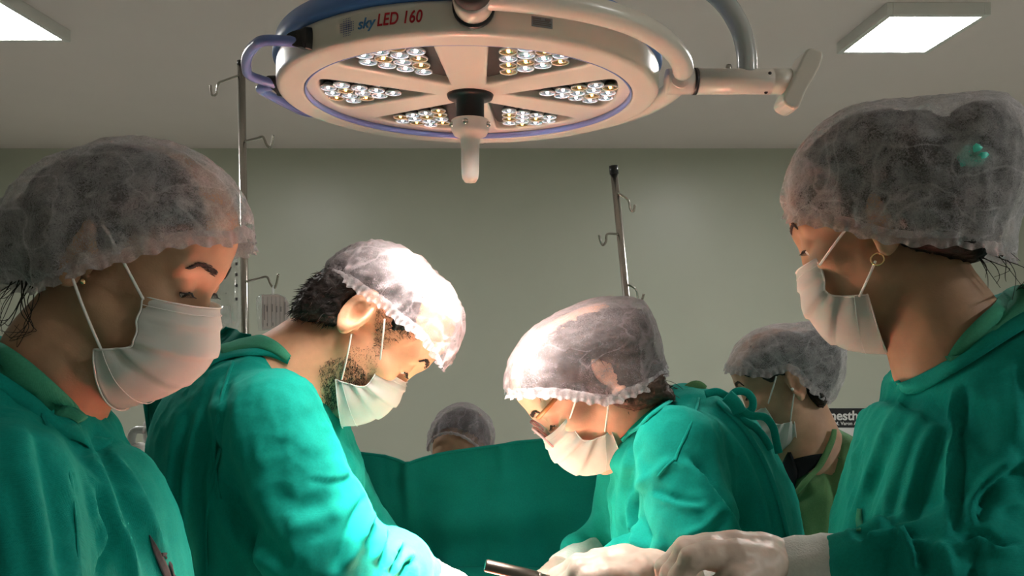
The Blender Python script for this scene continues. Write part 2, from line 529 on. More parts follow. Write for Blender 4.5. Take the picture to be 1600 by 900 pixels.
M['glove'] = mat('latex_glove', (0.62, 0.50, 0.42, 1), rough=0.42, noise=0.06, scale=30, bump=0.15, bscale=180, spec=0.4, sss=0.08)
M['cap'] = cap_mat('thin_white_cap_fabric')
M['cap_lamp_greyed'] = cap_mat('lamp_greyed_cap_fabric', 0.20, 0.50, (0.46, 0.41, 0.43, 1))  # darker copy of the white cap fabric, countering lamp glare in its colour
M['cap_band'] = cap_mat('gathered_cap_edge', 0.45, 0.8, (0.62, 0.58, 0.60, 1))
M['mask'] = thin_mat('white_mask_fabric', (0.80, 0.80, 0.77, 1), alpha=0.97)
M['strap'] = mat('white_elastic', (0.80, 0.79, 0.77, 1), rough=0.8, noise=0.03, scale=300)
M['hair'] = mat('dark_hair', (0.014, 0.010, 0.009, 1), rough=0.5, noise=0.5, scale=120, bump=0.5, bscale=260, spec=0.3)
M['hair_brown'] = mat('brown_hair', (0.04, 0.022, 0.013, 1), rough=0.5, noise=0.5, scale=120, bump=0.5, bscale=260, spec=0.3)
M['skin_a'] = skin_mat('tan_skin', (0.44, 0.26, 0.16, 1))
M['skin_e'] = skin_mat('warm_skin', (0.58, 0.34, 0.23, 1))
M['skin_b'] = skin_mat('lamp_lightened_skin', (0.78, 0.41, 0.25, 1))  # lightened so the lamp light on the man's face is partly in the colour
M['skin_c'] = skin_mat('lamp_lightened_fair_skin', (0.78, 0.43, 0.30, 1))  # lightened too, lamp light on the glasses wearer's face put into the skin
M['brow'] = mat('eyebrow_hair', (0.02, 0.013, 0.01, 1), rough=0.7, noise=0.3, scale=300)
M['eye'] = mat('eyeball', (0.75, 0.72, 0.68, 1), rough=0.1, noise=0.03, scale=100)
M['iris'] = mat('dark_iris', (0.015, 0.008, 0.005, 1), rough=0.1, noise=0.1, scale=500)
M['gold'] = mat('gold', (0.75, 0.58, 0.30, 1), rough=0.2, metal=1.0, noise=0.03)
M['pearl'] = mat('crystal_stud', (0.85, 0.84, 0.80, 1), rough=0.1, noise=0.03)
M['frame_tan'] = mat('tan_glasses_frame', (0.50, 0.20, 0.07, 1), rough=0.3, noise=0.1, scale=90)
M['frame_pink'] = mat('pink_glasses_rim', (0.66, 0.34, 0.34, 1), rough=0.25, noise=0.05, scale=90)
M['glass'] = mat('spectacle_glass', (0.95, 0.97, 0.97, 1), rough=0.02, trans=1.0)
M['paper'] = mat('white_paper', (0.74, 0.74, 0.72, 1), rough=0.8, noise=0.02, scale=30)
M['paper_pink'] = mat('pinkish_label_paper', (0.90, 0.80, 0.80, 1), rough=0.7, noise=0.02, scale=30)
M['ink'] = mat('grey_ink', (0.12, 0.11, 0.12, 1), rough=0.8, noise=0.05)
M['ink_soft'] = mat('faint_grey_ink', (0.38, 0.33, 0.34, 1), rough=0.8, noise=0.05)
M['ink_black'] = mat('black_ink', (0.02, 0.02, 0.022, 1), rough=0.8, noise=0.05)
M['print_gown'] = mat('dark_grey_fabric_print', (0.055, 0.065, 0.07, 1), rough=0.9, noise=0.2, scale=200)
M['patient_skin'] = skin_mat('patient_skin', (0.93, 0.27, 0.19, 1))
M['teal'] = mat('teal_hair_tie', (0.10, 0.85, 0.70, 1), rough=0.4, noise=0.1, scale=90)
def bag_mat():
    m = bpy.data.materials.new('clear_infusion_plastic'); m.use_nodes = True
    nt = m.node_tree; nt.nodes.clear()
    out = N(nt, 'ShaderNodeOutputMaterial'); g = N(nt, 'ShaderNodeBsdfGlossy', Color=(0.9, 0.9, 0.9, 1), Roughness=0.1)
    d = N(nt, 'ShaderNodeBsdfDiffuse', Color=(0.72, 0.75, 0.72, 1)); t = N(nt, 'ShaderNodeBsdfTransparent')
    co = N(nt, 'ShaderNodeTexCoord'); n = N(nt, 'ShaderNodeTexNoise', Scale=30.0); nt.links.new(co.outputs['Object'], n.inputs['Vector'])
    r = N(nt, 'ShaderNodeMapRange'); r.inputs[3].default_value = 0.15; r.inputs[4].default_value = 0.55; nt.links.new(n.outputs['Fac'], r.inputs[0])
    a = N(nt, 'ShaderNodeMixShader', Fac=0.25); nt.links.new(d.outputs[0], a.inputs[1]); nt.links.new(g.outputs[0], a.inputs[2])
    b = N(nt, 'ShaderNodeMixShader'); nt.links.new(r.outputs[0], b.inputs[0]); nt.links.new(t.outputs[0], b.inputs[1]); nt.links.new(a.outputs[0], b.inputs[2])
    nt.links.new(b.outputs[0], out.inputs[0]); return m
M['bag'] = bag_mat()

# ------------------------------------------------------------------ the room
XW, YB = 4.1, -2.6
def struct(name, V, fc, m, parent=None):
    return obj(name, V, fc, m, parent, smooth=False, kind='structure' if parent is None else None)
struct('floor', *box(-XW, XW, YB, WALL_Y, -0.05, 0.0), M['floor'])
struct('ceiling', *box(-XW, XW, YB, WALL_Y, CEIL, CEIL+0.05), M['ceiling'])
struct('wall_back', *box(-XW, XW, WALL_Y, WALL_Y+0.1, 0, CEIL), M['wall'])
struct('wall_front', *box(-XW, XW, YB-0.1, YB, 0, CEIL), M['wall'])
struct('wall_left', *box(-XW-0.1, -XW, YB, WALL_Y, 0, CEIL), M['wall'])
struct('wall_right', *box(XW, XW+0.1, YB, WALL_Y, 0, CEIL), M['wall'])
struct('baseboard_back', *box(-XW, XW, WALL_Y-0.012, WALL_Y, 0, 0.08), M['white_plastic'])

def ceiling_panel(x0, x1, y0, y1, label):
    z1 = CEIL; z0 = CEIL-0.05; w = 0.025
    t = thing('ceiling_light', label, 'ceiling light', ((x0+x1)/2, (y0+y1)/2, z0), 'square ceiling light panels')
    V, fc = join([box(x0-w, x0, y0-w, y1+w, z0, z1), box(x1, x1+w, y0-w, y1+w, z0, z1),
                  box(x0, x1, y0-w, y0, z0, z1), box(x0, x1, y1, y1+w, z0, z1), box(x0, x1, y0, y1, z1-0.004, z1)])
    bevel(obj('frame', V, fc, M['white_plastic'], t, smooth=False), 0.002)
    obj('diffuser', *box(x0, x1, y0, y1, z0+0.004, z0+0.01), M['panel'], t, smooth=False)
ceiling_panel(1.50, 1.86, 2.92, 3.32, 'square white ceiling light panel shining above the woman with the teal hair tie')
ceiling_panel(-2.30, -1.94, 2.77, 3.17, 'square white ceiling light panel cut off by the top left corner')
ceiling_panel(2.62, 3.00, -0.55, -0.13, 'added white ceiling light panel, unseen, behind the viewer on the right')  # extra panel out of view, added for a gloss patch on the wall

# sign on the back wall
def wall_sign():
    d = WALL_Y-0.012
    a, b = P(1186, 638, d), P(1385, 742, d)
    t = thing('wall_notice', 'white wall notice headed by a black band with bold white letters', 'notice', (a[0], WALL_Y-0.006, b[2]))
    obj('sheet', *box(a[0], b[0], WALL_Y-0.008, WALL_Y-0.001, b[2], a[2]), M['paper'], t, smooth=False)
    c = P(1185, 668, d)
    bd = obj('header_band', *box(a[0], b[0], WALL_Y-0.012, WALL_Y-0.008, c[2], a[2]), M['ink_black'], t, smooth=False, label='black header band')
    def put(s, px, py, size, m, bold=0.0, par=t, off=0.013):
        V, fc = text_mesh(s, size, 0.0006, 0, bold)
        o = P(px, py, d)
        obj('lettering', np.stack([V[:, 0]+o[0], -V[:, 2]+WALL_Y-off, V[:, 1]+o[2]], 1), fc, m, par, smooth=False)
    put('Anesthesia', 1283, 656, 0.098, M['paper'], 0.0025, bd)
    put('JM, Varon AJ', 1302, 664.0, 0.036, M['paper'], 0.0006, bd)
    put('itat', 1323, 690, 0.085, M['ink_black'], 0.001, t, 0.009)
    q = P(1202, 701, d); e = P(1244, 706, d)
    V, fc = join([box(q[0]+k*0.034, q[0]+k*0.034+0.024, WALL_Y-0.0092, WALL_Y-0.008, e[2]+0.004*(k % 2), q[2]) for k in range(6)])
    obj('small_print', V, fc, M['ink'], t, smooth=False)
wall_sign()

# ------------------------------------------------------------------ surgical lamp
def surgical_lamp():
    cx, cy, cz = LAMP_C
    R, RI, H = 0.332, 0.287, 0.050
    t = thing('surgical_lamp', 'large round white surgical lamp with six lit modules hanging over the team', 'surgical lamp', (cx, cy, cz))
    t.scale = (LAMP_S,)*3
    ang = [math.radians(60*k) for k in range(6)]
    def petal(u, v):
        a = math.radians(27)
        side = np.abs(v)*math.cos(a)-(u-0.062)*math.sin(a)
        r = np.sqrt(u*u+v*v)-0.262
        return smax(side, r, 0.02)
    def field(x, y, z):
        r = np.sqrt(x*x+y*y)
        f = smax(r-R, np.abs(z-H/2)-H/2, 0.012)
        # shallow dish inside the rim
        f = smax(f, -smax(r-RI, z-0.014, 0.002), 0.004)
        for a in ang:
            u = x*math.cos(a)+y*math.sin(a); v = -x*math.sin(a)+y*math.cos(a)
            f = smax(f, -smax(petal(u, v), z-0.034, 0.004), 0.006)
        return f
    h = 0.003
    g = np.arange(-R-0.01, R+0.012, h)
    V, Q = nets(field, g, g, np.arange(-0.008, H+0.01, h))
    obj('housing', V+np.array(LAMP_C), Q, M['cream_paint'], t)
    V, fc = lathe([(RI-0.001, 0.013), (RI-0.0035, 0.0125), (RI-0.0035, 0.002), (RI-0.001, 0.0015)], 96, LAMP_C, closed=True)
    obj('inner_trim_ring', V, fc, M['lavender'], t, label='blue ring around the lens field')
    V, fc = lathe([(R-0.004, H-0.002), (R+0.003, H-0.001), (R+0.006, H+0.004), (R+0.001, H+0.03), (R-0.03, H+0.052), (R-0.12, H+0.06), (0.001, H+0.062), (0.001, H)], 96, LAMP_C, closed=True)
    obj('top_shell', V, fc, M['blue'], t, label='blue top cover')
    # modules: board and lenses
    LV, LF = lathe([(0.0001, 0.0045), (0.006, 0.004), (0.0105, 0.0022), (0.0128, 0.0), (0.0130, 0.004), (0.0085, 0.012), (0.0001, 0.013)], 20)
    me_c = mesh_from('lens', LV, LF, M['lens']); me_a = mesh_from('lens_amber', LV, LF, M['lens_amber'])
    LV, LF = lathe([(0.0126, -0.0006), (0.0142, -0.0012), (0.0150, 0.0004), (0.0146, 0.0022), (0.0130, 0.0018)], 24, closed=True)
    me_r = mesh_from('lens_rim', LV, LF, M['rim'])
    LV, LF = lathe([(0.0001, 0.0), (0.0016, 0.0005), (0.0026, 0.0022), (0.0026, 0.006), (0.0001, 0.0068)], 10)
    led_w = mesh_from('led', LV, LF, M['led_white']); led_a = mesh_from('led_amber', LV, LF, M['led_amber'])
    for k, a in enumerate(ang):
        md = bpy.data.objects.new('light_module', None); COL.objects.link(md); md.parent = t
        md.location = (0, 0, 0); md.rotation_euler = (0, 0, a)
        pts = smooth_line([(0.07, 0.004), (0.235, 0.085), (0.262, 0.05), (0.265, 0), (0.262, -0.05), (0.235, -0.085), (0.07, -0.004)], 4, True)
        n = len(pts)
        BV = np.array([(p[0], p[1], 0.0300) for p in pts]+[(p[0], p[1], 0.0355) for p in pts])
        BF = [tuple(range(n-1, -1, -1)), tuple(range(n, 2*n))]+[(i, (i+1) % n, n+(i+1) % n, n+i) for i in range(n)]
        b = bpy.data.objects.new('led_board', mesh_from('led_board', BV, BF, M['board'], False)); COL.objects.link(b); b.parent = md
        sp = 0.0312; cnt = 0
        for row in range(0, 8):
            u = 0.247-row*sp*0.87
            for c in range(-4, 5):
                v = (c+(0.5 if row % 2 else 0))*sp
                if petal(np.array(u), np.array(v)) > -0.0105: continue
                am = (cnt+row+k) % 3 == 0
                lo = bpy.data.objects.new('lens', me_a if am else me_c); COL.objects.link(lo); lo.parent = md; lo.location = (u, v, 0.0175)
                ri = bpy.data.objects.new('lens_rim', me_r); COL.objects.link(ri); ri.parent = md; ri.location = (u, v, 0.0175)
                le = bpy.data.objects.new('led', led_a if am else led_w); COL.objects.link(le); le.parent = md; le.location = (u, v, 0.0160)
                cnt += 1
        # the module's beam, aimed at the common focus
        for nm, watts, size, blend in (('module_beam', LAMP_WATTS[0], 26, 1.0), ('module_spill', LAMP_WATTS[1], 88, 1.0)):
            s = bpy.data.lights.new(nm, 'SPOT'); s.energy = watts; s.color = (1.0, 0.89, 0.81)
            s.spot_size = math.radians(size); s.spot_blend = blend; s.shadow_soft_size = 0.05
            so = bpy.data.objects.new(nm, s); COL.objects.link(so); so.parent = t
            l = Vector((0.18*math.cos(a), 0.18*math.sin(a), -0.004)); so.location = l
            d = Vector(FOCUS)-(Vector(LAMP_C)+l*LAMP_S); so.rotation_euler = d.to_track_quat('-Z', 'Y').to_euler()
    # centre boss and sterile handle
    V, fc = lathe([(0.0, 0.014), (0.042, 0.014), (0.040, 0.008), (0.025, 0.006), (0.025, -0.030), (0.0, -0.030)], 32, LAMP_C)
    obj('handle_socket', V, fc, M['black'], t)
    hz = -0.012
    V, fc = lathe([(0.0, hz-0.018), (0.031, hz-0.018), (0.034, hz-0.020), (0.034, hz-0.037), (0.029, hz-0.046), (0.019, hz-0.050), (0.0165, hz-0.06), (0.0155, hz-0.115), (0.0145, hz-0.123), (0.010, hz-0.130), (0.0, hz-0.132)], 32, LAMP_C)
    hd = obj('sterile_handle', V, fc, M['frost'], t, label='frosted sterile grip hanging from the centre')
    for a in (-100, -20, 200):
        a = math.radians(a)
        V, fc = lathe([(0.0, 0.004), (0.004, 0.004), (0.005, 0.0), (0.005, -0.004)], 12)
        V = np.stack([V[:, 2], V[:, 0], V[:, 1]], 1)
        V = np.stack([V[:, 0]*math.cos(a)-V[:, 1]*math.sin(a), V[:, 0]*math.sin(a)+V[:, 1]*math.cos(a), V[:, 2]], 1)
        obj('screw', V+np.array([cx+0.034*math.cos(a), cy+0.034*math.sin(a), cz+hz-0.029]), fc, M['chrome'], hd)
    # print on the near side of the housing
    def wrap(V, phi0, z0, r=R+0.0008):
        ph = phi0+V[:, 0]/R
        rr = r+V[:, 2]
        return np.stack([cx+rr*np.sin(ph), cy-rr*np.cos(ph), cz+z0+V[:, 1]], 1)
    V, fc = text_mesh('sky', 0.0205, 0.0004, 0.25, 0.0003)
    w = V[:, 0].max()
    p0 = -0.43
    obj('brand_lettering', wrap(V, p0, 0.018), fc, M['blue_print'], t, smooth=False)
    V, fc = text_mesh('LED 160', 0.0235, 0.0004, 0.2, 0.0003, 1.05)
    V[:, 0] *= 0.76
    obj('brand_lettering', wrap(V, p0+(w+0.001)/R, 0.018), fc, M['red'], t, smooth=False)
    dots = []
    for i in range(-4, 5):
        for j in range(-4, 5):
            if abs(i) > 2 and abs(j) > 2: continue
            if abs(i)+abs(j) > 6: continue
            r = 0.0014*(1-0.11*max(abs(i), abs(j)))
            x, y = i*0.0029, j*0.0029
            dots.append((np.array([(x+r*math.cos(k*math.pi/3), y+r*math.sin(k*math.pi/3), 0.0003) for k in range(6)]), [tuple(range(6))]))
    V, fc = join(dots)
    obj('dotted_cross_emblem', wrap(V, p0-0.055, 0.024), fc, M['navy_print'], t, smooth=False)
    V, fc = box(0, 0.031, 0, 0.014, 0, 0.0006)
    st = obj('rating_plate', wrap(V, 0.31, 0.017), fc, M['plate'], t, smooth=False, label='small grey blue type plate')
    lines = join([box(0.002, 0.002+l, y, y+0.0012, 0.0004, 0.0009) for y, l in ((0.0025, 0.026), (0.005, 0.027), (0.0075, 0.024), (0.0105, 0.012))]+[box(0.020, 0.028, 0.0095, 0.0125, 0.0004, 0.0009)])
    obj('plate_print', wrap(lines[0], 0.31, 0.017), lines[1], M['ink'], st, smooth=False)
    # blue grab rail on the left with black brackets
    def rail(a0, a1, n=16, bul=0.042):
        out = []
        for i in range(n+1):
            u = i/n; a = math.radians(a0+(a1-a0)*u)
            rr = R+bul*min(1, math.sin(math.pi*u)*2.2)+0.004
            out.append((cx+rr*math.cos(a), cy+rr*math.sin(a), cz+0.022+0.006*math.sin(math.pi*u)))
        return out
    for a0, a1 in ((186, 226), (150, 186)):
        V, fc = tube(smooth_line(rail(a0, a1), 3), 0.0080, 12)
        obj('grab_rail', V, fc, M['lavender'], t)
    for a in (186, 226, 150):
        a = math.radians(a); c, s = math.cos(a), math.sin(a)
        prof = smooth_line([(-0.022, -0.018), (-0.010, -0.017), (0.010, -0.010), (0.017, 0.0), (0.012, 0.009), (-0.004, 0.013), (-0.022, 0.013)], 4, True)
        n = len(prof)
        # plate lies on the rim (tangent direction, height) and stands proud of it towards the rail
        V = [(R-0.004, p[0], p[1]) for p in prof]+[(R+0.009+0.5*max(0, p[0]+0.01), p[0]*0.9, p[1]*0.9) for p in prof]
        fc = [tuple(reversed(range(n))), tuple(range(n, 2*n))]+[(i, (i+1) % n, n+(i+1) % n, n+i) for i in range(n)]
        V = np.array(V)
        if a > math.radians(200): V[:, 1] *= -1; fc = [tuple(reversed(f)) for f in fc]
        V = np.stack([cx+V[:, 0]*c-V[:, 1]*s, cy+V[:, 0]*s+V[:, 1]*c, cz+0.026+V[:, 2]], 1)
        b = bevel(obj('rail_bracket', V, fc, M['black'], t, smooth=False), 0.002)
        V, fc = tube([(cx+(R+0.006)*c, cy+(R+0.006)*s, cz+0.026), (cx+(R+0.014)*c, cy+(R+0.014)*s, cz+0.026)], 0.0055, 12)
        obj('bolt', V, fc, M['dark_cap'], b)
    # yoke: half hoop from the near pivot round the right side to the far pivot
    def hoop(a0, a1, n, r, z):
        return [(cx+r*math.cos(math.radians(a0+(a1-a0)*i/n)), cy+r*math.sin(math.radians(a0+(a1-a0)*i/n)), cz+z) for i in range(n+1)]
    RY = R+0.040
    yk = hoop(-86, -14, 26, RY, 0.036)
    yk = [np.array(p) for p in yk]
    for i, p in enumerate(yk):       # sags to the bar's height at the right
        u = i/26; p[2] -= 0.006*max(0, u-0.5)*2
    V, fc = tube(smooth_line(yk, 2), 0.0175, 16)
    obj('yoke_arm', V, fc, M['cream_paint'], t)
    yk2 = [np.array(p) for p in hoop(-6, 92, 26, RY, 0.034)]
    V, fc = tube(smooth_line(yk2, 2), 0.0175, 16)
    obj('yoke_arm', V, fc, M['cream_paint'], t)
    for sgn in (-1, 1):
        y0 = cy+sgn*(R-0.004); px_ = cx+(0.024 if sgn < 0 else 0)
        V, fc = lathe([(0.0, 0.0), (0.027, 0.0), (0.0285, -0.004), (0.0285, -0.012), (0.0, -0.012)], 28, (px_, y0+sgn*0.004, cz+0.034), axis='y')
        if sgn > 0: V[:, 1] = 2*(y0+sgn*0.004)-V[:, 1]
        obj('pivot_seat', V, fc, M['black'], t)
        V, fc = lathe([(0.0, -0.008), (0.0245, -0.008), (0.0265, -0.014), (0.0265, -0.052), (0.0, -0.052)], 28, (px_, y0, cz+0.036), axis='y')
        if sgn > 0: V[:, 1] = 2*y0-V[:, 1]
        obj('pivot_hub', V, fc, M['cream_paint'], t)
        V, fc = lathe([(0.0, -0.05), (0.0255, -0.05), (0.0262, -0.054), (0.0262, -0.066), (0.0235, -0.072), (0.0, -0.073)], 28, (px_, y0, cz+0.038), axis='y')
        if sgn > 0: V[:, 1] = 2*y0-V[:, 1]
        obj('pivot_knob', V, fc, M['dark_cap'], t)
    # horizontal carrier bar
    bx, by, bz = cx+RY-0.012, cy-0.015, cz+0.034
    V, fc = lathe([(0.0, -0.012), (0.021, -0.012), (0.0225, -0.008), (0.0225, 0.036), (0.0, 0.036)], 28, (bx, by, bz), axis='x')
    obj('joint_sleeve', V, fc, M['cream_paint'], t)
    V, fc = lathe([(0.0, 0.036), (0.0235, 0.036), (0.0235, 0.042), (0.0, 0.042)], 28, (bx, by, bz), axis='x')
    obj('joint_ring', V, fc, M['black'], t)
    V, fc = lathe([(0.0, 0.042), (0.0225, 0.042), (0.0225, 0.172), (0.0215, 0.1735), (0.0215, 0.1755), (0.0225, 0.177), (0.0225, 0.206), (0.0, 0.206)], 28, (bx, by, bz), axis='x')
    obj('carrier_bar', V, fc, M['cream_paint'], t)
    # paddle shaped end cap
    prof = smooth_line([(0.018, 0.030), (0.028, 0.048), (0.042, 0.050), (0.056, 0.042), (0.053, 0.022), (0.028, -0.022), (0.014, -0.053), (-0.002, -0.052), (-0.013, -0.040), (-0.004, -0.018)], 4, True)
    n = len(prof); w = 0.026
    V = [(bx+0.200+p[0], by-w, bz+p[1]) for p in prof]+[(bx+0.200+p[0], by+w, bz+p[1]) for p in prof]
    fc = [tuple(range(n)), tuple(range(2*n-1, n-1, -1))]+[(i, n+i, n+(i+1) % n, (i+1) % n) for i in range(n)]
    bevel(obj('end_cap', V, fc, M['cream_paint'], t, smooth=False), 0.006, 3)
    for (x, z, r, m) in ((0.098, 0.0235, 0.0055, 'chrome'), ):
        V, fc = lathe([(0.0, 0.006), (r*0.8, 0.005), (r, 0.0), (r, -0.004)], 12, (bx+x, by-0.004, bz+z))
        obj('adjusting_screw', V, fc, M[m], t)
    for x, z in ((0.165, 0.008), (0.163, -0.021)):
        yy = by-math.sqrt(max(0.0225**2-z*z, 1e-6))
        V, fc = lathe([(0.0, -0.0012), (0.003, -0.0008), (0.0032, 0.002)], 10, (bx+x, yy, bz+z), axis='y')
        obj('set_screw', V, fc, M['black'], t)
    # grey spring arm rising to the ceiling mount
    arm = smooth_line([(bx+0.132, by, bz+0.014), (bx+0.130, by, bz+0.055), (bx+0.118, by, bz+0.098), (bx+0.090, by, bz+0.142), (bx+0.045, by, bz+0.176), (bx-0.04, by, bz+0.205), (bx-0.2, by+0.02, bz+0.245), (cx, cy+0.04, bz+0.30)], 6)
    V, fc = tube(arm, 0.0175, 18)
    obj('spring_arm', V, fc, M['grey_paint'], t)
    V, fc = tube([(cx, cy+0.04, bz+0.27), (cx, cy+0.04, cz+(CEIL-cz)/LAMP_S-0.06)], 0.032, 20)
    obj('ceiling_column', V, fc, M['white_plastic'], t)
    V, fc = lathe([(0.0, -0.07), (0.05, -0.07), (0.13, -0.05), (0.14, 0.0), (0.0, 0.0)], 40, (cx, cy+0.04, cz+(CEIL-cz)/LAMP_S))
    obj('ceiling_rosette', V, fc, M['white_plastic'], t)
surgical_lamp()

# ------------------------------------------------------------------ infusion stands
def iv_stand(top, bot, d, rad, hooks, label, cap_r):
    a, b = P(*top, d), P(*bot, d)
    dr = (b-a)/(a[2]-b[2])
    foot = a+dr*(a[2]-0.10)
    t = thing('infusion_stand', label, 'infusion stand', (foot[0], foot[1], 0))
    V, fc = tube([a, foot], rad, 16)
    obj('pole', V, fc, M['chrome'], t)
    V, fc = tube([a+dr*cap_r[1], a-dr*0.004], cap_r[0], 16)
    obj('pole_cap', V, fc, M['black'], t)
    for h in hooks:
        V, fc = tube(smooth_line(PL(h, d-0.01), 6), 0.0042, 8)
        obj('hook', V, fc, M['chrome'], t)
    for k in range(5):
        an = 2*math.pi*k/5+0.3
        e = (foot[0]+0.26*math.cos(an), foot[1]+0.26*math.sin(an), 0.075)
        V, fc = tube(smooth_line([(foot[0], foot[1], 0.11), (foot[0]+0.13*math.cos(an), foot[1]+0.13*math.sin(an), 0.10), e], 4), 0.014, 8)
        obj('foot', V, fc, M['chrome'], t)
        V, fc = lathe([(0.0, -0.011), (0.022, -0.011), (0.028, -0.006), (0.028, 0.006), (0.022, 0.011), (0.0, 0.011)], 18, (e[0], e[1], 0.0285), axis='y')
        V2, f2 = tube([(e[0], e[1], 0.085), (e[0], e[1], 0.03)], 0.008, 8)
        V, fc = join([(V, fc), (V2, f2)])
        obj('caster', V, fc, M['black'], t)
    return t
DS = 2.62
iv_stand((377, 97), (383.5, 540), DS, 0.0135,
         [[(373, 118), (350, 126), (341, 131), (338, 147), (331, 148), (329, 133)],
          [(382, 221), (402, 216), (411, 214), (417, 227), (424, 229), (427, 211)],
          [(384, 440), (402, 436), (417, 433), (423, 445), (430, 449), (435, 428)]],
         'tall chrome infusion stand behind the woman at the left', (0.0145, 0.012))
iv_stand((958.5, 261), (980, 475), 2.5, 0.0125,
         [[(965, 301), (977, 309), (983, 316), (985, 327), (990, 330), (992, 320)],
          [(966, 366), (949, 366), (947, 377), (942, 383), (938, 376), (936, 367)],
          [(981, 444), (993, 452), (997, 466), (1002, 471), (1006, 459)]],
         'leaning chrome infusion stand with black cap behind the woman in glasses', (0.0155, 0.025))

def slab(pts, d, th):
    """thin pouch from an outline given at depth d"""
    A = PL(pts, d); n = len(A)
    c = A.mean(0)
    B = (A-c)*0.86+c
    V = np.concatenate([A, B-np.array([0, th, 0]), B+np.array([0, th, 0])])
    fc = [(i, (i+1) % n, n+(i+1) % n, n+i) for i in range(n)]+[(i, 2*n+i, 2*n+(i+1) % n, (i+1) % n) for i in range(n)]
    fc += [tuple(range(n, 2*n)), tuple(reversed(range(2*n, 3*n)))]
    return V, fc
def infusion_bottle():
    d = DS-0.02
    o = P(428, 516, d)
    t = thing('infusion_bag', 'small infusion bag with a pink printed label hanging from the chrome stand', 'infusion bag', o)
    V, fc = slab([(400, 466), (406, 460), (434, 459), (446, 464), (453, 476), (454, 500), (450, 516), (404, 517), (401, 490)], d, 0.022)
    obj('pouch', V, fc, M['bag'], t)
    V, fc = slab([(409, 461), (434, 460), (445, 465), (452, 475), (453, 500), (440, 512), (409, 516)], d-0.024, 0.001)
    lb = obj('label_sheet', V, fc, M['paper_pink'], t, smooth=False)
    rows = []
    for i, x in enumerate((411, 418, 424.5, 431, 437.5, 444)):
        a, b = P(x, 463, d-0.026), P(x+0.35, 511, d-0.026)
        rows.append(box(a[0], b[0], a[1]-0.001, a[1], b[2], a[2]))
    for x, y0, y1 in ((413, 476, 500), (416.5, 478, 487), (425, 475, 487), (432, 478, 488), (438.5, 479, 487), (445, 472, 492), (417, 505, 509), (426, 504, 509)):
        a, b = P(x, y0, d-0.026), P(x+1.1, y1, d-0.026)
        rows.append(box(a[0], b[0], a[1]-0.001, a[1], b[2], a[2]))
    V, fc = join(rows)
    obj('label_print', V, fc, M['ink_soft'], lb, smooth=False)
    V, fc = tube(smooth_line([P(426, 461, d), P(425.5, 452, d), P(427.5, 447, d+0.01), P(427, 460, d)], 4), 0.003, 6)
    obj('hanging_loop', V, fc, M['strap'], t)
    # clear drip bag behind
    o = P(352, 520, d)
    t = thing('infusion_bag', 'clear half full drip bag with a graduated scale beside the chrome pole', 'infusion bag', o)
    V, fc = slab([(338, 408), (372, 405), (376, 420), (376, 500), (368, 530), (336, 532), (328, 515), (328, 430)], d+0.04, 0.028)
    obj('pouch', V, fc, M['bag'], t)
    V, fc = join([box(*(lambda a, b: (a[0], b[0], a[1]-0.002, a[1], b[2], a[2]))(P(368, y, d+0.008), P(371.5, y+4.5, d+0.008))) for y in (410, 427, 444, 465)])
    obj('scale_print', V, fc, M['ink'], t, smooth=False)
    V, fc = tube([P(353, 478, d+0.005), P(353, 505, d+0.005)], [0.016, 0.02], 14)
    obj('drip_chamber', V, fc, M['bag'], t)
infusion_bottle()

# white machine edge at the left, behind the man
def machine():
    d = 2.1
    o = P(222, 655, d)
    t = thing('anaesthesia_machine', 'white plastic machine column with grey handle behind the man\'s back', 'medical machine', (o[0]+0.02, d+0.09, 0))
    x0, x1 = P(219, 0, d)[0], P(262, 0, d)[0]
    V, fc = box(x0, x1, d, d+0.18, 0.08, o[2])
    bevel(obj('column', V, fc, M['white_plastic'], t, smooth=False), 0.02, 4)
    V, fc = tube(smooth_line(PL([(226, 672), (212, 672), (206, 682), (206, 710), (214, 722), (226, 724)], d-0.01), 6), 0.011, 10)
    obj('handle', V, fc, M['grey_paint'], t)
    V, fc = lathe([(0.0, -0.03), (0.018, -0.028), (0.024, -0.018), (0.024, 0.0), (0.0, 0.0)], 20, P(220, 704, d), axis='y')
    obj('knob', V, fc, M['white_plastic'], t)
    V, fc = box(x0-0.08, x1+0.06, d-0.05, d+0.23, 0.0, 0.08)
    bevel(obj('base', V, fc, M['grey_paint'], t, smooth=False), 0.01)
machine()

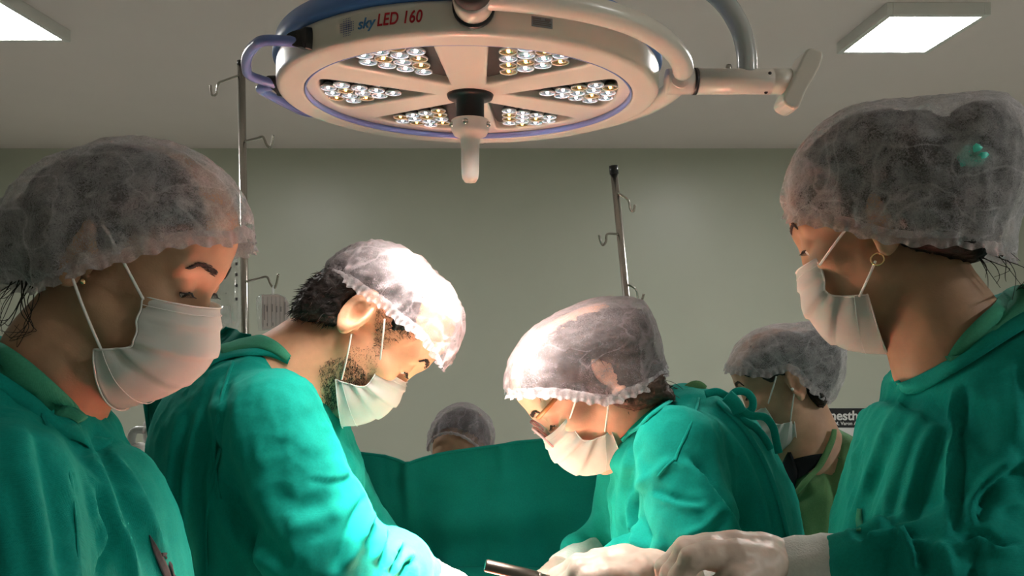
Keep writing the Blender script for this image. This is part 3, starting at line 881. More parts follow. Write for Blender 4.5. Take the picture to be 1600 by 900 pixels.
# ------------------------------------------------------------------ operating table, patient cover, screen drape
def table():
    t = thing('operating_table', 'padded steel operating table under the green patient cover', 'operating table', (-0.03, 1.45, 0))
    V, fc = box(-0.20, 0.14, 0.78, 1.95, 0.74, 0.795)
    bevel(obj('mattress', V, fc, M['black'], t, smooth=False), 0.015, 3)
    V, fc = box(-0.17, 0.11, 0.81, 1.92, 0.705, 0.74)
    bevel(obj('table_top', V, fc, M['chrome'], t, smooth=False), 0.005)
    V, fc = box(-0.11, 0.05, 1.40, 1.70, 0.10, 0.705)
    bevel(obj('column', V, fc, M['chrome'], t, smooth=False), 0.01)
    V, fc = box(-0.17, 0.11, 1.20, 1.90, 0.0, 0.10)
    bevel(obj('base', V, fc, M['grey_paint'], t, smooth=False), 0.02)
table()
def patient_cover():
    # a mound of green cloth over the lying patient with a square window on the skin
    nx, ny = 60, 90
    xs = np.linspace(-0.24, 0.17, nx); ys = np.linspace(0.76, 1.56, ny)
    X, Y = np.meshgrid(xs, ys, indexing='ij')
    u = (X+0.035)/0.205
    Z = 0.815+(0.085+0.07*np.exp(-((Y-1.07)/0.24)**2))*np.sqrt(np.clip(1-(np.abs(u)*0.93)**2.6, 0, 1))
    Z += 0.004*vnoise(np.stack([X.ravel(), Y.ravel(), 0*X.ravel()], 1), 14, 3).reshape(X.shape)
    edge = np.clip((np.abs(u)-0.9)/0.1, 0, 1); Z -= 0.12*edge
    hole = (np.abs(X+0.035) < 0.155) & (np.abs(Y-1.07) < 0.22)
    V = np.stack([X, Y, Z], -1).reshape(-1, 3)
    Q = np.array([(i*ny+j, (i+1)*ny+j, (i+1)*ny+j+1, i*ny+j+1) for i in range(nx-1) for j in range(ny-1)])
    V2, Q2 = drop(V, Q, hole.ravel())
    solidify(obj('patient_drape', V2, Q2, M['gown_dark'], None, label='green surgical drape spread over the lying patient below the hands', cat='drape'), 0.004)
    # patient: trunk and head under the cloths
    def field(x, y, z):
        f = smin(ell(x, y, z, (-0.035, 1.2, 0.835), (0.165, 0.40, 0.05)), ell(x, y, z, (-0.035, 1.07, 0.87), (0.165, 0.27, 0.09)), 0.05)
        f = smin(f, rcone(x, y, z, (-0.035, 1.55, 0.84), (-0.035, 1.70, 0.84), 0.055, 0.05), 0.06)
        f = smin(f, ell(x, y, z, (-0.035, 1.83, 0.875), (0.075, 0.115, 0.09)), 0.02)
        f = smin(f, ell(x, y, z, (-0.035, 1.845, 0.965), (0.016, 0.028, 0.02)), 0.012)
        return f
    V, Q = nets(field, np.arange(-0.24, 0.17, 0.012), np.arange(0.74, 1.98, 0.012), np.arange(0.74, 1.01, 0.012))
    t = thing('person', 'patient lying on the table under the green drape', 'person', (-0.035, 1.3, 0.796))
    obj('body', relax(V, Q, 2), Q, M['patient_skin'], t)
patient_cover()

def screen_drape():
    d = 1.62
    top = [(380, 690), (470, 696), (545, 705), (590, 711), (615, 716), (637, 721), (660, 716), (690, 709), (730, 703), (765, 698), (800, 692), (850, 687), (900, 678), (960, 668), (1040, 672), (1100, 690)]
    line = smooth_line(top, 8)
    x = P(0, 0, d)[0]
    A = PL(line, d)
    n, mrow = len(A), 70
    V = []
    z1 = 0.80
    for i in range(n):
        s = i/(n-1)
        for j in range(mrow):
            v = j/(mrow-1)
            z = A[i, 2]*(1-v)+z1*v
            X = A[i, 0]
            y = d+0.02*math.sin(s*19+0.6)*v**0.8+0.014*math.sin(s*43+2)*v-0.05*v
            V.append((X, y, z))
    V = np.array(V)
    nv = np.stack([V[:, 0]*1.0, V[:, 2]*0.5, V[:, 1]*0], 1)
    # swags hanging between the fixing points
    px = project(V)
    def swag(cx_, w, y0, sag, amp, th):
        c = y0+sag*(1-((px[:, 0]-cx_)/w)**2)
        m = np.exp(-((px[:, 1]-c)/th)**2)*np.clip(1-((px[:, 0]-cx_)/w)**2, 0, 1)
        V[:, 1] -= amp*m
    swag(740, 260, 705, 50, 0.006, 18); swag(720, 270, 720, 95, 0.016, 34); swag(760, 300, 790, 70, -0.010, 40)
    for xx, y0, y1, a in ((638, 718, 830, 0.016), (785, 700, 765, 0.012), (878, 690, 745, 0.010), (600, 715, 800, -0.008)):
        m = np.exp(-((px[:, 0]-xx-(px[:, 1]-y0)*0.05)/9)**2)*np.clip((y1-px[:, 1])/60, 0, 1)
        V[:, 1] -= a*m
    V[:, 1] += 0.006*fbm(nv, 9, 5)
    Q = np.array([(i*mrow+j, i*mrow+j+1, (i+1)*mrow+j+1, (i+1)*mrow+j) for i in range(n-1) for j in range(mrow-1)])
    t = thing('screen_drape', 'tall dark green cloth screen hung across the table between the two surgeons', 'drape', (0, d, 0.7))
    solidify(obj('cloth', V, Q, M['gown_dark'], t), 0.003)
    hem = V.reshape(n, mrow, 3)[:, 0]
    H, fc = tube(hem[::3], 0.0042, 6)
    obj('hem', H, fc, M['gown_dark'], t)
    for p in ((380, 695), (1098, 692)):
        a = P(*p, d)
        H, fc = tube([(a[0], d+0.02, a[2]), (a[0], d+0.02, 0.0)], 0.010, 12)
        obj('screen_post', H, fc, M['chrome'], t)
screen_drape()

# ------------------------------------------------------------------ people: shared builders
class Frame:
    """sagittal frame of a head: local x runs in the plane of the profile, y sideways, z up"""
    def __init__(s, px, py, d, yaw=0.0):
        s.O = P(px, py, d); s.c, s.s = math.cos(math.radians(yaw)), math.sin(math.radians(yaw))
    def L(s, px, py, yl=0.0):
        a = (px-CX)/F
        x = (a*(s.O[1]+s.c*yl)-s.O[0]+s.s*yl)/(s.c-a*s.s)
        Y = s.O[1]+s.s*x+s.c*yl
        return np.array([x, yl, CZ-(py-HY)/F*Y-s.O[2]])
    def LL(s, pts, yl=0.0):
        return np.array([s.L(p[0], p[1], p[2] if len(p) > 2 else yl) for p in pts])
    def poly(s, pts, n=3, yl=0.0):
        return smooth_line(s.LL(pts, yl)[:, [0, 2]], n, True)
    def W(s, V):
        V = np.asarray(V, float)
        return np.stack([s.O[0]+s.c*V[..., 0]-s.s*V[..., 1], s.O[1]+s.s*V[..., 0]+s.c*V[..., 1], s.O[2]+V[..., 2]], -1)
    def inv(s, x, y, z):
        X, Y = x-s.O[0], y-s.O[1]
        return s.c*X+s.s*Y, -s.s*X+s.c*Y, z-s.O[2]

def head_field(hx, hy, hz, sc=1.0, male=False):
    """bare head; origin at the ear canal, x forward, z up, metres"""
    x, y, z = hx/sc, np.abs(hy)/sc, hz/sc
    f = ell(x, y, z, (-0.002, 0, 0.050), (0.099, 0.074, 0.086))
    f = smin(f, ell(x, y, z, (0.050, 0, 0.050), (0.048, 0.060, 0.052)), 0.02)
    f = smin(f, ell(x, y, z, (0.046, 0, -0.022), (0.050, 0.056, 0.074)), 0.025)
    f = smin(f, rcone(x, y, z, (0.012, 0.046, -0.040), (0.078, 0.013, -0.094), 0.021, 0.018), 0.03)
    f = smin(f, sph(x, y, z, (0.086, 0, -0.098), 0.016), 0.02)
    f = smin(f, ell(x, y, z, (0.062, 0.045, -0.014), (0.027, 0.019, 0.017)), 0.015)
    f = smin(f, rcone(x, y, z, (0.094, 0.004, 0.030), (0.078, 0.046, 0.031), 0.0105, 0.010), 0.014)
    f = smax(f, -sph(x, y, z, (0.108, 0.033, 0.011), 0.0165), 0.014)
    f = smin(f, ell(x, y, z, (0.0800, 0.032, 0.0105), (0.0145, 0.0165, 0.0125)), 0.005)
    f = smin(f, rcone(x, y, z, (0.093, 0, 0.022), (0.102, 0, -0.028), 0.007, 0.0095), 0.012)
    f = smin(f, sph(x, y, z, (0.096, 0.0110, -0.032), 0.0085), 0.006)
    f = smin(f, ell(x, y, z, (0.099, 0, -0.058), (0.013, 0.024, 0.008)), 0.008)
    f = smin(f, ell(x, y, z, (0.097, 0, -0.071), (0.012, 0.021, 0.008)), 0.008)
    # ear: flared plate with rolled rim, bowl and lobe
    nx, ny = -0.42, 0.907
    ox, oy, oz = x+0.004, y-0.073, z-0.004
    e3 = ox*nx+oy*ny
    e1 = ox*ny-oy*nx
    t = 0.2; a1 = e1*math.cos(t)+oz*math.sin(t); a2 = -e1*math.sin(t)+oz*math.cos(t)
    a1 = a1+0.011
    rho = np.sqrt((a1/0.0185)**2+(a2/0.0315)**2)
    rim = np.sqrt(((rho-0.93)*0.020)**2+(e3-0.012)**2)-0.0042
    plate = np.maximum((rho-0.95)*0.02, np.abs(e3-0.008)-0.0032)
    anti = np.sqrt(((rho-0.55)*0.020)**2+(e3-0.012)**2)-0.0040
    anti = np.maximum(anti, -(0.006-a1))
    ear = smin(smin(rim, plate, 0.003), anti, 0.002)
    root = np.maximum((rho-0.75)*0.02, np.abs(e3-0.0)-0.008)
    ear = smin(ear, root, 0.006)
    ear = smin(ear, sph(a1, a2, e3, (0.004, -0.029, 0.011), 0.0085), 0.006)
    ear = smax(ear, -ell(a1, a2, e3, (0.005, -0.006, 0.014), (0.0085, 0.012, 0.009)), 0.003)
    tragus = sph(a1, a2, e3, (0.0155, -0.006, 0.009), 0.0045)
    ear = smin(ear, tragus, 0.003)
    return smin(f, ear, 0.006)*sc

class Human:
    def __init__(s, label, px, py, d, face, pitch, yaw=0, sc=1.0, skin='skin_a', foot=None, xs=1.0):
        s.f = Frame(px, py, d, yaw); s.face = face; s.p = math.radians(pitch); s.sc = sc; s.skin = M[skin]; s.d = d; s.clip = None; s.xs = xs
        foot = foot if foot is not None else (s.f.O[0]-face*0.12, s.f.O[1])
        s.foot = foot
        s.root = thing('person', label, 'person', (foot[0], foot[1], 0.0))
    # head coordinates -> world
    def H(s, V):
        V = np.asarray(V, float)*s.sc*np.array([s.xs, 1, 1])
        c, n = math.cos(s.p), math.sin(s.p)
        x = V[..., 0]*c+V[..., 2]*n; z = -V[..., 0]*n+V[..., 2]*c
        return s.f.W(np.stack([s.face*x, V[..., 1], z], -1))
    def head(s, X, Y, Z):
        x, y, z = s.f.inv(X, Y, Z)
        x = x*s.face
        c, n = math.cos(s.p), math.sin(s.p)
        return head_field((x*c-z*n)/s.xs, y, x*n+z*c, s.sc)
    def body(s, neck, torso, arms=(), h=0.0035, kneck=0.03, smooth=1):
        """one continuous skin: head, neck, trunk, arms, legs.  neck: [(px,py,yl,r)...] torso: world (p, r) list"""
        nk = [(s.f.W(s.f.L(a[0], a[1], a[2])), a[3]) for a in neck]
        fx, fy = s.foot
        def field(X, Y, Z):
            f = s.head(X, Y, Z)
            if s.clip is not None: f = s.clip(X, Y, Z, f)
            for (a, ra), (b, rb) in zip(nk[:-1], nk[1:]): f = smin(f, rcone(X, Y, Z, a, b, ra, rb), kneck)
            g = None
            chain = [nk[-1]]+list(torso)
            for (a, ra), (b, rb) in zip(chain[:-1], chain[1:]):
                q = rcone(X, Y, Z, a, b, ra, rb); g = q if g is None else smin(g, q, 0.06)
            hip = torso[-1][0]
            for sg in (-1, 1):
                q = rcone(X, Y, Z, (hip[0], hip[1]+0.09*sg, hip[2]), (fx, fy+0.09*sg, 0.45), 0.085, 0.06)
                q = smin(q, rcone(X, Y, Z, (fx, fy+0.09*sg, 0.45), (fx-s.face*0.02, fy+0.09*sg, 0.07), 0.06, 0.045), 0.03)
                q = smin(q, ell(X, Y, Z, (fx+s.face*0.05, fy+0.09*sg, 0.04), (0.14, 0.05, 0.04)), 0.04)
                g = smin(g, q, 0.05)
            for ch in arms:
                for (a, ra), (b, rb) in zip(ch[:-1], ch[1:]): g = smin(g, rcone(X, Y, Z, a, b, ra, rb), 0.03)
            return smin(f, g, 0.03)
        O = s.f.O
        hc = s.H((0.01, 0, 0.01))
        allp = [np.asarray(q[0]) for q in torso]+[np.asarray(q[0]) for ch in arms for q in ch]+[np.array([fx, fy, 0]), hc]
        A = np.array(allp)
        lo, hi = A.min(0)-0.22, A.max(0)+0.22
        xs = axis(lo[0], hi[0], hc[0]-0.15, hc[0]+0.15, h, 0.035)
        ys = axis(lo[1], hi[1], hc[1]-0.12, hc[1]+0.12, h, 0.035)
        zs = axis(-0.02, hc[2]+0.17, hc[2]-0.22, hc[2]+0.17, h, 0.035)
        V, Q = nets(field, xs, ys, zs)
        V = relax(V, Q, smooth, 0.4)
        V[:, 2] = np.maximum(V[:, 2], 0.001)
        s.bV, s.bQ = V, Q
        s.bbvh = bvh_of(V, Q)
        s.bN = vnormals(V, Q)
        o = obj('body', V, Q, s.skin, s.root)
        return o
    # ---- the skull under the cap follows the cap's own outline
    def fit_under(s, parts, band, cut_ext, gap=0.007, band_y=-0.072):
        field, _, _, _ = s.shell_field(parts, 0.025)
        bl = smooth_line(s.f.LL(band, band_y)[:, [0, 2]], 5)
        cut = np.concatenate([bl, s.f.LL(cut_ext, band_y)[:, [0, 2]]])
        s.capdef = (parts, band, cut_ext, band_y)
        s.capfield = field
        def clip_local(x, y, z, f, gap, ramp=0.012):
            lo, hi = s.clip_box
            m = (f < 0.02) & (x > lo[0]) & (x < hi[0]) & (z > lo[1]) & (z < hi[1]) & (np.abs(y) < 0.13)
            xs, ys, zs = x[m], y[m], z[m]
            w = np.clip(-sd_poly(xs, zs, cut)/ramp, 0, 1)
            f = f.copy()
            f[m] = smax(f[m], (field(xs, ys, zs)+gap)*w-0.05*(1-w), 0.008)
            return f
        def clip(X, Y, Z, f):
            x, y, z = s.f.inv(X, Y, Z)
            x, y, z, f = np.broadcast_arrays(x, y, z, f)
            return clip_local(x, y, z, f, gap)
        s.clip_local = clip_local
        a = s.f.LL([p for q in parts for p in q[0]])
        s.clip_box = (a[:, [0, 2]].min(0)-0.06, a[:, [0, 2]].max(0)+0.06)
        s.clip = clip
    # ---- hair and cap in the sagittal frame
    def shell_field(s, parts, k=0.02):
        ps = [(s.f.poly(p), W, D, y0) for p, W, D, y0 in parts]
        def field(x, y, z):
            f = None
            for poly, W, D, y0 in ps:
                q = inflate(x, y, z, poly, W, D, y0); f = q if f is None else smin(f, q, k)
            return f
        allp = np.concatenate([q[0] for q in ps]); w = max(q[1]+abs(q[3]) for q in ps)
        return field, allp.min(0), allp.max(0), w
    def mesh_shell(s, parts, h, k=0.02, rel=3, inside=False):
        field, lo, hi, w = s.shell_field(parts, k)
        if inside and s.clip is not None:
            f0 = field
            def field(x, y, z):
                x, y, z, f = np.broadcast_arrays(x, y, z, f0(x, y, z))
                c, n = math.cos(s.p), math.sin(s.p)
                hx, hz = (x*s.face*c-z*n)/s.xs/s.sc, (x*s.face*n+z*c)/s.sc
                f = smax(f, -ell(hx, np.abs(y)/s.sc, hz, (-0.015, 0.094, 0.006), (0.021, 0.024, 0.034)), 0.003)   # hair tucked behind the ears
                return s.clip_local(x, y, z, f, 0.004, 0.004)
        V, Q = nets(field, np.arange(lo[0]-0.015, hi[0]+0.015, h), np.arange(-w-0.015, w+0.015, h), np.arange(lo[1]-0.015, hi[1]+0.015, h))
        return relax(V, Q, rel), Q, field
    def hair(s, parts, h=0.004, strands=(), m='hair', fuzz=0, comb=None, amp=0.0025):
        V, Q, _ = s.mesh_shell(parts, h, 0.015, 2, inside=True)
        Nn = vnormals(V, Q)
        q = V.copy(); q[:, 0] *= 0.35
        V = V+Nn*(amp*ridged(q, 170, 3))[:, None]
        W = s.f.W(V)
        extra = [(W, Q)]
        if fuzz:
            idx = rng.choice(len(V), fuzz); Wn = vnormals(W, Q)
            for i in idx:
                dirn = Wn[i]*0.25+rng.normal(0, 0.22, 3)+(np.asarray(comb) if comb is not None else 0)
                dirn /= np.linalg.norm(dirn); L = rng.uniform(0.006, 0.015)
                p = W[i]-Wn[i]*0.001
                sd = np.cross(dirn, rng.normal(0, 1, 3)); sd /= np.linalg.norm(sd)
                extra.append((np.array([p+sd*0.0009, p-sd*0.0009, p+dirn*L*0.6+Wn[i]*0.001, p+dirn*L]), [(0, 1, 2), (0, 2, 3), (1, 3, 2)]))
        for pts in strands:
            for rep in range(3):
                jit = [(a[0]+rng.normal(0, 1)*3*(k+1), a[1]+rng.normal(0, 1)*2.5*(k+1), a[2]) for k, a in enumerate(pts)]
                line = smooth_line(s.f.W(s.f.LL(jit, -0.02)), 6)
                extra.append(tube(line, np.linspace(0.00055, 0.0002, len(line)), 4))
        Vv, Ff = join([(a, b) for a, b in extra]) if len(extra) > 1 else (W, Q)
        return obj('hair', Vv, Ff, M[m], s.root)
    def cap(s, h=0.0035, m='cap', amp=0.002, pleat=0.0025, seed=1, freq=230.0):
        parts, band, cut_ext, band_y = s.capdef
        V, Q, field = s.mesh_shell(parts, h, 0.025, 3)
        b2 = s.f.LL(band, band_y)[:, [0, 2]]
        bl = smooth_line(b2, 5)
        ext = s.f.LL(cut_ext, band_y)[:, [0, 2]]
        cut = np.concatenate([bl, ext])
        Nn = vnormals(V, Q)
        d, sd, arc, L = seg_dist(V[:, [0, 2]], bl)
        q = V.copy()
        V2 = V+Nn*(amp*ridged(q, 26, seed)+amp*0.5*ridged(q, 60, seed+5))[:, None]
        w = pleat*np.sin(arc*freq+3*vnoise(V, 40, seed))*np.exp(-d/0.022)
        V2 = V2+Nn*w[:, None]
        kill = sd_poly(V2[:, 0], V2[:, 2], cut) > 0
        V3, Q3 = drop(V2, Q, kill)
        o = obj('cap', s.f.W(V3), Q3, M[m], s.root, label='thin white bouffant cap')
        # gathered elastic edge: near side, round the front, far side
        def width(p):
            ys = np.linspace(0, 0.16, 200)
            g = field(np.full(200, p[0]), -ys, np.full(200, p[1]))
            ins = np.nonzero(g < 0)[0]
            return ys[ins[-1]] if len(ins) else 0.0
        wd = np.array([width(p) for p in bl])
        near = np.stack([bl[:, 0], -wd-0.0006, bl[:, 1]], 1)
        keep = wd > 0.004
        near = near[keep]
        far = near[::-1].copy(); far[:, 1] *= -1
        path = np.concatenate([near, far])
        # resample evenly
        seg = np.linalg.norm(np.diff(path, axis=0), axis=1); cs = np.concatenate([[0], np.cumsum(seg)])
        n = int(cs[-1]/0.0022)
        path = np.stack([np.interp(np.linspace(0, cs[-1], n), cs, path[:, k]) for k in range(3)], 1)
        c = path.mean(0)
        T = np.gradient(path, axis=0); T /= np.linalg.norm(T, axis=1, keepdims=True)+1e-9
        out = path-np.array([c[0], 0, c[2]]); out[:, 2] = 0
        out -= T*(out*T).sum(1, keepdims=True); out /= np.linalg.norm(out, axis=1, keepdims=True)+1e-9
        dn = np.cross(T, out); dn *= np.sign(-dn[:, 2:3]+1e-9)
        arc = np.linspace(0, cs[-1], n)
        wav = np.sin(arc*freq*2.2+2*vnoise(path, 60, seed+9))
        rows = []
        for dz, bu, wv in ((-0.009, -0.0005, 0.3), (-0.005, 0.0022, 0.5), (0.0, 0.0012, 0.2), (0.003, 0.0030, 0.9), (0.0068+0.0, 0.0034, 1.6)):
            ww = wav*0.0016*wv
            rows.append(path+out*(bu+ww)[:, None]+dn*(dz+0.0012*wv*np.sin(arc*freq*1.1+1))[:, None])
        G = np.stack(rows, 1).reshape(-1, 3); m_ = len(rows)
        Qb = np.array([(i*m_+j, (i+1)*m_+j, (i+1)*m_+j+1, i*m_+j+1) for i in range(n-1) for j in range(m_-1)])
        obj('gathered_edge', s.f.W(G), Qb, M['cap_band'], o)
        return o
    # ---- mask
    def mask(s, S, C, ys=0.060, pleat=0.0036, yC=0.0, power=1.0, creases=()):
        n_u, n_v = 40, 40
        Sp = s.f.LL([(a, b, -ys) for a, b in S]); Cp = s.f.LL([(a, b, yC) for a, b in C])
        Sv = smooth_line(Sp, 10); Cv = smooth_line(Cp, 10)
        idx = np.linspace(0, len(Sv)-1, n_v)
        samp = lambda A: np.stack([np.interp(idx, np.arange(len(A)), A[:, k]) for k in range(3)], 1)
        Sv, Cv = samp(Sv), samp(Cv)
        G = np.zeros((2*n_u-1, n_v, 3))
        for i in range(2*n_u-1):
            t = i/(2*n_u-2)              # 0 near side, .5 centre, 1 far side
            u = 1-abs(2*t-1)
            a = u*math.pi/2
            g = math.sin(a)**power
            yy = math.cos(a)*(-1 if t < 0.5 else 1)
            for_v = Sv+(Cv-Sv)*g
            G[i, :, 0] = for_v[:, 0]; G[i, :, 2] = for_v[:, 2]; G[i, :, 1] = yy*np.abs(Sv[:, 1])
        V = G.reshape(-1, 3); n = 2*n_u-1
        Q = np.array([(i*n_v+j, (i+1)*n_v+j, (i+1)*n_v+j+1, i*n_v+j+1) for i in range(n-1) for j in range(n_v-1)])
        Nn = vnormals(V, Q)
        ctr = V.mean(0); ctr[0] -= s.face*0.03
        sg = np.sign(((V-ctr)*Nn).sum(1)); Nn *= np.where(sg == 0, 1, sg)[:, None]
        vv = np.tile(np.linspace(0, 1, n_v), n); tt = np.repeat(np.linspace(0, 1, n), n_v); uu = 1-np.abs(2*tt-1)
        saw = ((vv*4.0+0.15) % 1.0)
        off = pleat*(saw-0.5)*np.clip((vv-0.12)/0.15, 0, 1)*np.clip((0.95-vv)/0.15, 0, 1)*np.clip(uu/0.15, 0.25, 1)
        # side creases fanning out of the gathered edge
        ang = np.sin(vv*31+uu*2.2)*np.exp(-uu/0.35)*0.0020
        V = V+Nn*(off+ang+0.0012*vnoise(V, 60, 4))[:, None]
        Wv = s.f.W(V)
        o = solidify(obj('mask', Wv, Q, M['mask'], s.root, label='white pleated surgical face mask'), 0.0012, 1.0)
        s.mN = s.f.W(V+Nn)-Wv
        # stitched hems: top, bottom and both side bindings
        gW = Wv.reshape(n, n_v, 3); gN = s.mN.reshape(n, n_v, 3)
        def hem(line, nrm, r=0.0011):
            Vh, fh = tube(line+nrm*0.0012, r, 5, flat=0.7)
            obj('mask_seam', Vh, fh, M['strap'], o)
        hem(gW[:, 0], gN[:, 0]); hem(gW[:, -1], gN[:, -1]); hem(gW[0], gN[0]); hem(gW[-1], gN[-1])
        hem(gW[:, 4], gN[:, 4], 0.0006); hem(gW[:, -6], gN[:, -6], 0.0006)
        return o
    def straps(s, lines, r=0.0013):
        for pts in lines:
            line = smooth_line(s.f.W(s.f.LL(pts)), 6)
            V, fc = tube(line, r, 6)
            obj('ear_loop', V, fc, M['strap'], s.root)
    # ---- eye details in head coordinates
    def eyes(s, gaze=-0.35, open_=0.3, brow_w=0.0032, lash=True, sides=(-1, 1)):
        for sd in sides:
            c = np.array([0.0800, 0.032*sd, 0.0105])
            # eyeball sliver
            V, fc = lathe([(0.0001, -0.0125)]+[(0.0125*math.sin(a), -0.0125*math.cos(a)) for a in np.linspace(0.15, math.pi-0.15, 14)]+[(0.0001, 0.0125)], 24)
            V = np.array(V)+c+np.array([0.0010, 0, -0.0030])
            e = obj('eye', s.H(V), fc, M['eye'], s.root)
            V, fc = lathe([(0.0001, 0.0004), (0.003, 0.0002), (0.0054, -0.0008)], 16, axis='x')
            a = gaze
            V = np.stack([V[:, 0]*math.cos(a)+V[:, 2]*-math.sin(a), V[:, 1], V[:, 0]*math.sin(a)+V[:, 2]*math.cos(a)], 1)
            g = np.array([math.cos(a), 0, math.sin(a)])*0.0123
            obj('iris', s.H(V+c+np.array([0.0010, 0, -0.0030])+g), fc, M['iris'], e)
            # lashes on the lower rim of the upper lid
            if lash:
                parts = []
                lid = []
                for k in range(17):
                    y = (k/16-0.5)*0.027
                    x = 0.0145*math.sqrt(max(0, 1-(y/0.0165)**2))
                    p = c+np.array([x+0.0010, y, -0.0045-0.002*abs(k/8-1)])
                    lid.append(p)
                    tip = p+np.array([0.0065, y*0.25, -0.0030])
                    mid = (p+tip)/2+np.array([0, 0, -0.0012])
                    parts.append(tube(s.H(np.array([p, mid, tip])), [0.0005, 0.0004, 0.00012], 3))
                parts.append(tube(s.H(np.array(lid)), 0.0008, 5))
                V, fc = join(parts)
                obj('eyelashes', V, fc, M['brow'], s.root)
            # brow: short hairs over the ridge
            parts = []
            for k in range(190):
                u = rng.uniform(0, 1)
                y = 0.012+0.040*u
                z = 0.0325+0.006*math.sin(min(u*1.35, 1.3)*math.pi*0.55)-0.006*max(0, u-0.72)/0.28+rng.normal(0, 0.0015)*(1.25-u)
                p0 = s.H(np.array([0.14, y*sd, z])); p1 = s.H(np.array([0.02, y*sd*0.8, z]))
                dr = Vector(p1-p0); hit = s.bbvh.ray_cast(Vector(p0), dr.normalized())
                if hit[0] is None: continue
                b = np.array(hit[0]); nn = np.array(hit[1])
                tdir = s.H(np.array([0.1-0.006, (y+0.010)*sd, z+0.004*(0.6-u)]))-s.H(np.array([0.1, y*sd, z]))
                tdir -= nn*(tdir@nn); tdir /= np.linalg.norm(tdir)
                parts.append(tube(np.array([b-nn*0.0003, b+tdir*0.004+nn*0.0009, b+tdir*0.008+nn*0.0006]), [0.0006, 0.0007, 0.0002], 3))
            if parts:
                V, fc = join(parts)
                obj('eyebrow', V, fc, M['brow'], s.root)
    # ---- gown
    def gown(s, parts, caps=(), h=0.005, k=0.03, fold=(), zlow=0.35, fine=None, wr=0.003, seed=2, m='gown', name='gown', label='green cotton surgical gown', rel=3, wdir=(1, 1, 0.35)):
        ps = []
        for p in parts:
            d = p['d']; poly = smooth_line(PL(p['p'], d)[:, [0, 2]], 4, True)
            ps.append((poly, p['W'], p['D'], d*DK))
        cs = [[(P(q[0], q[1], q[2]), q[3]*q[2]*DK/F) for q in ch] for ch in caps]
        def field(X, Y, Z):
            f = None
            for poly, W, D, y0 in ps:
                q = inflate(X, Y, Z, poly, W, D, y0); f = q if f is None else smin(f, q, k)
            for ch in cs:
                for (a, ra), (b, rb) in zip(ch[:-1], ch[1:]):
                    q = rcone(X, Y, Z, a, b, ra, rb); f = q if f is None else smin(f, q, k)
            return f
        los, his = [], []
        for poly, W, D, y0 in ps:
            los.append((poly[:, 0].min(), y0-W, poly[:, 1].min())); his.append((poly[:, 0].max(), y0+W, poly[:, 1].max()))
        for ch in cs:
            for a, r in ch: los.append(a-r); his.append(a+r)
        lo = np.min(los, 0)-0.03; hi = np.max(his, 0)+0.03
        fz = CZ-(960-HY)/F*s.d
        xs = np.arange(lo[0], hi[0], h); ys = np.arange(lo[1], hi[1], h)
        if fine is not None: xs = axis(lo[0], hi[0], fine[0], fine[1], h, 0.03)
        zs = axis(max(lo[2], zlow), hi[2], fz, hi[2], h, 0.03)
        V, Q = nets(field, xs, ys, zs)
        V = relax(V, Q, rel)
        Nn = vnormals(V, Q)
        q = V*np.asarray(wdir)
        V = V+Nn*(wr*(ridged(q, 12, seed)+0.55*ridged(q, 27, seed+3)+0.2*ridged(q, 60, seed+8)))[:, None]
        Nn = vnormals(V, Q)
        V = folds(V, Nn, fold)
        o = obj(name, V, Q, M[m], s.root, label=label)
        s.gV, s.gQ = V, Q; s.gbvh = bvh_of(V, Q)
        return o
    def hit(s, px, py, which='g'):
        dr = Vector(((px-CX)/F, 1.0, -(py-HY)/F)).normalized()
        best = None
        for b in ([s.gbvh] if which == 'g' else [s.bbvh] if which == 'b' else [s.gbvh, s.bbvh]):
            r = b.ray_cast(Vector((0, 0, CZ)), dr)
            if r[0] is not None and (best is None or r[3] < best[3]): best = r
        return best
    def ribbon(s, name, pts, w, m, parent=None, off=0.002, bulge=0.002, which='g', label=None, dens=6, wob=0.0, dfix=None):
        """cloth strip laid on the surface along a line; w in px"""
        line = smooth_line(pts, dens)
        w = np.interp(np.linspace(0, 1, len(line)), np.linspace(0, 1, len(np.atleast_1d(w))), np.atleast_1d(w))
        T = np.gradient(line[:, :2], axis=0); T /= np.linalg.norm(T, axis=1, keepdims=True)+1e-9
        Pn = np.stack([-T[:, 1], T[:, 0]], 1)
        rows = []; last = s.d*DK
        for i in range(len(line)):
            r = []
            for kk, t in enumerate((-0.5, -0.25, 0, 0.25, 0.5)):
                x, y = line[i, :2]+Pn[i]*t*w[i]
                hh = s.hit(x, y, which) if dfix is None else None
                prof = bulge*(1-(2*t)**2)+off
                if wob: prof += wob*math.sin(i*1.9+kk)
                if hh is not None and abs(hh[0].y-last) < 0.25:
                    last = hh[0].y; nn = np.array(hh[1])
                    if nn[1] > 0: nn = -nn
                    r.append(np.array(hh[0])+nn*prof)
                else:
                    r.append(P(x, y, (last if dfix is None else dfix)-prof))
            rows.append(r)
        G = np.array(rows); n = len(G)
        for _ in range(4):
            G[1:-1] = 0.25*G[:-2]+0.5*G[1:-1]+0.25*G[2:]
        Vv = G.reshape(-1, 3)
        Q = np.array([(i*5+j, (i+1)*5+j, (i+1)*5+j+1, i*5+j+1) for i in range(n-1) for j in range(4)])
        o = obj(name, Vv, Q, M[m], parent or s.root, label=label)
        solidify(o, 0.0015, 0)
        return o
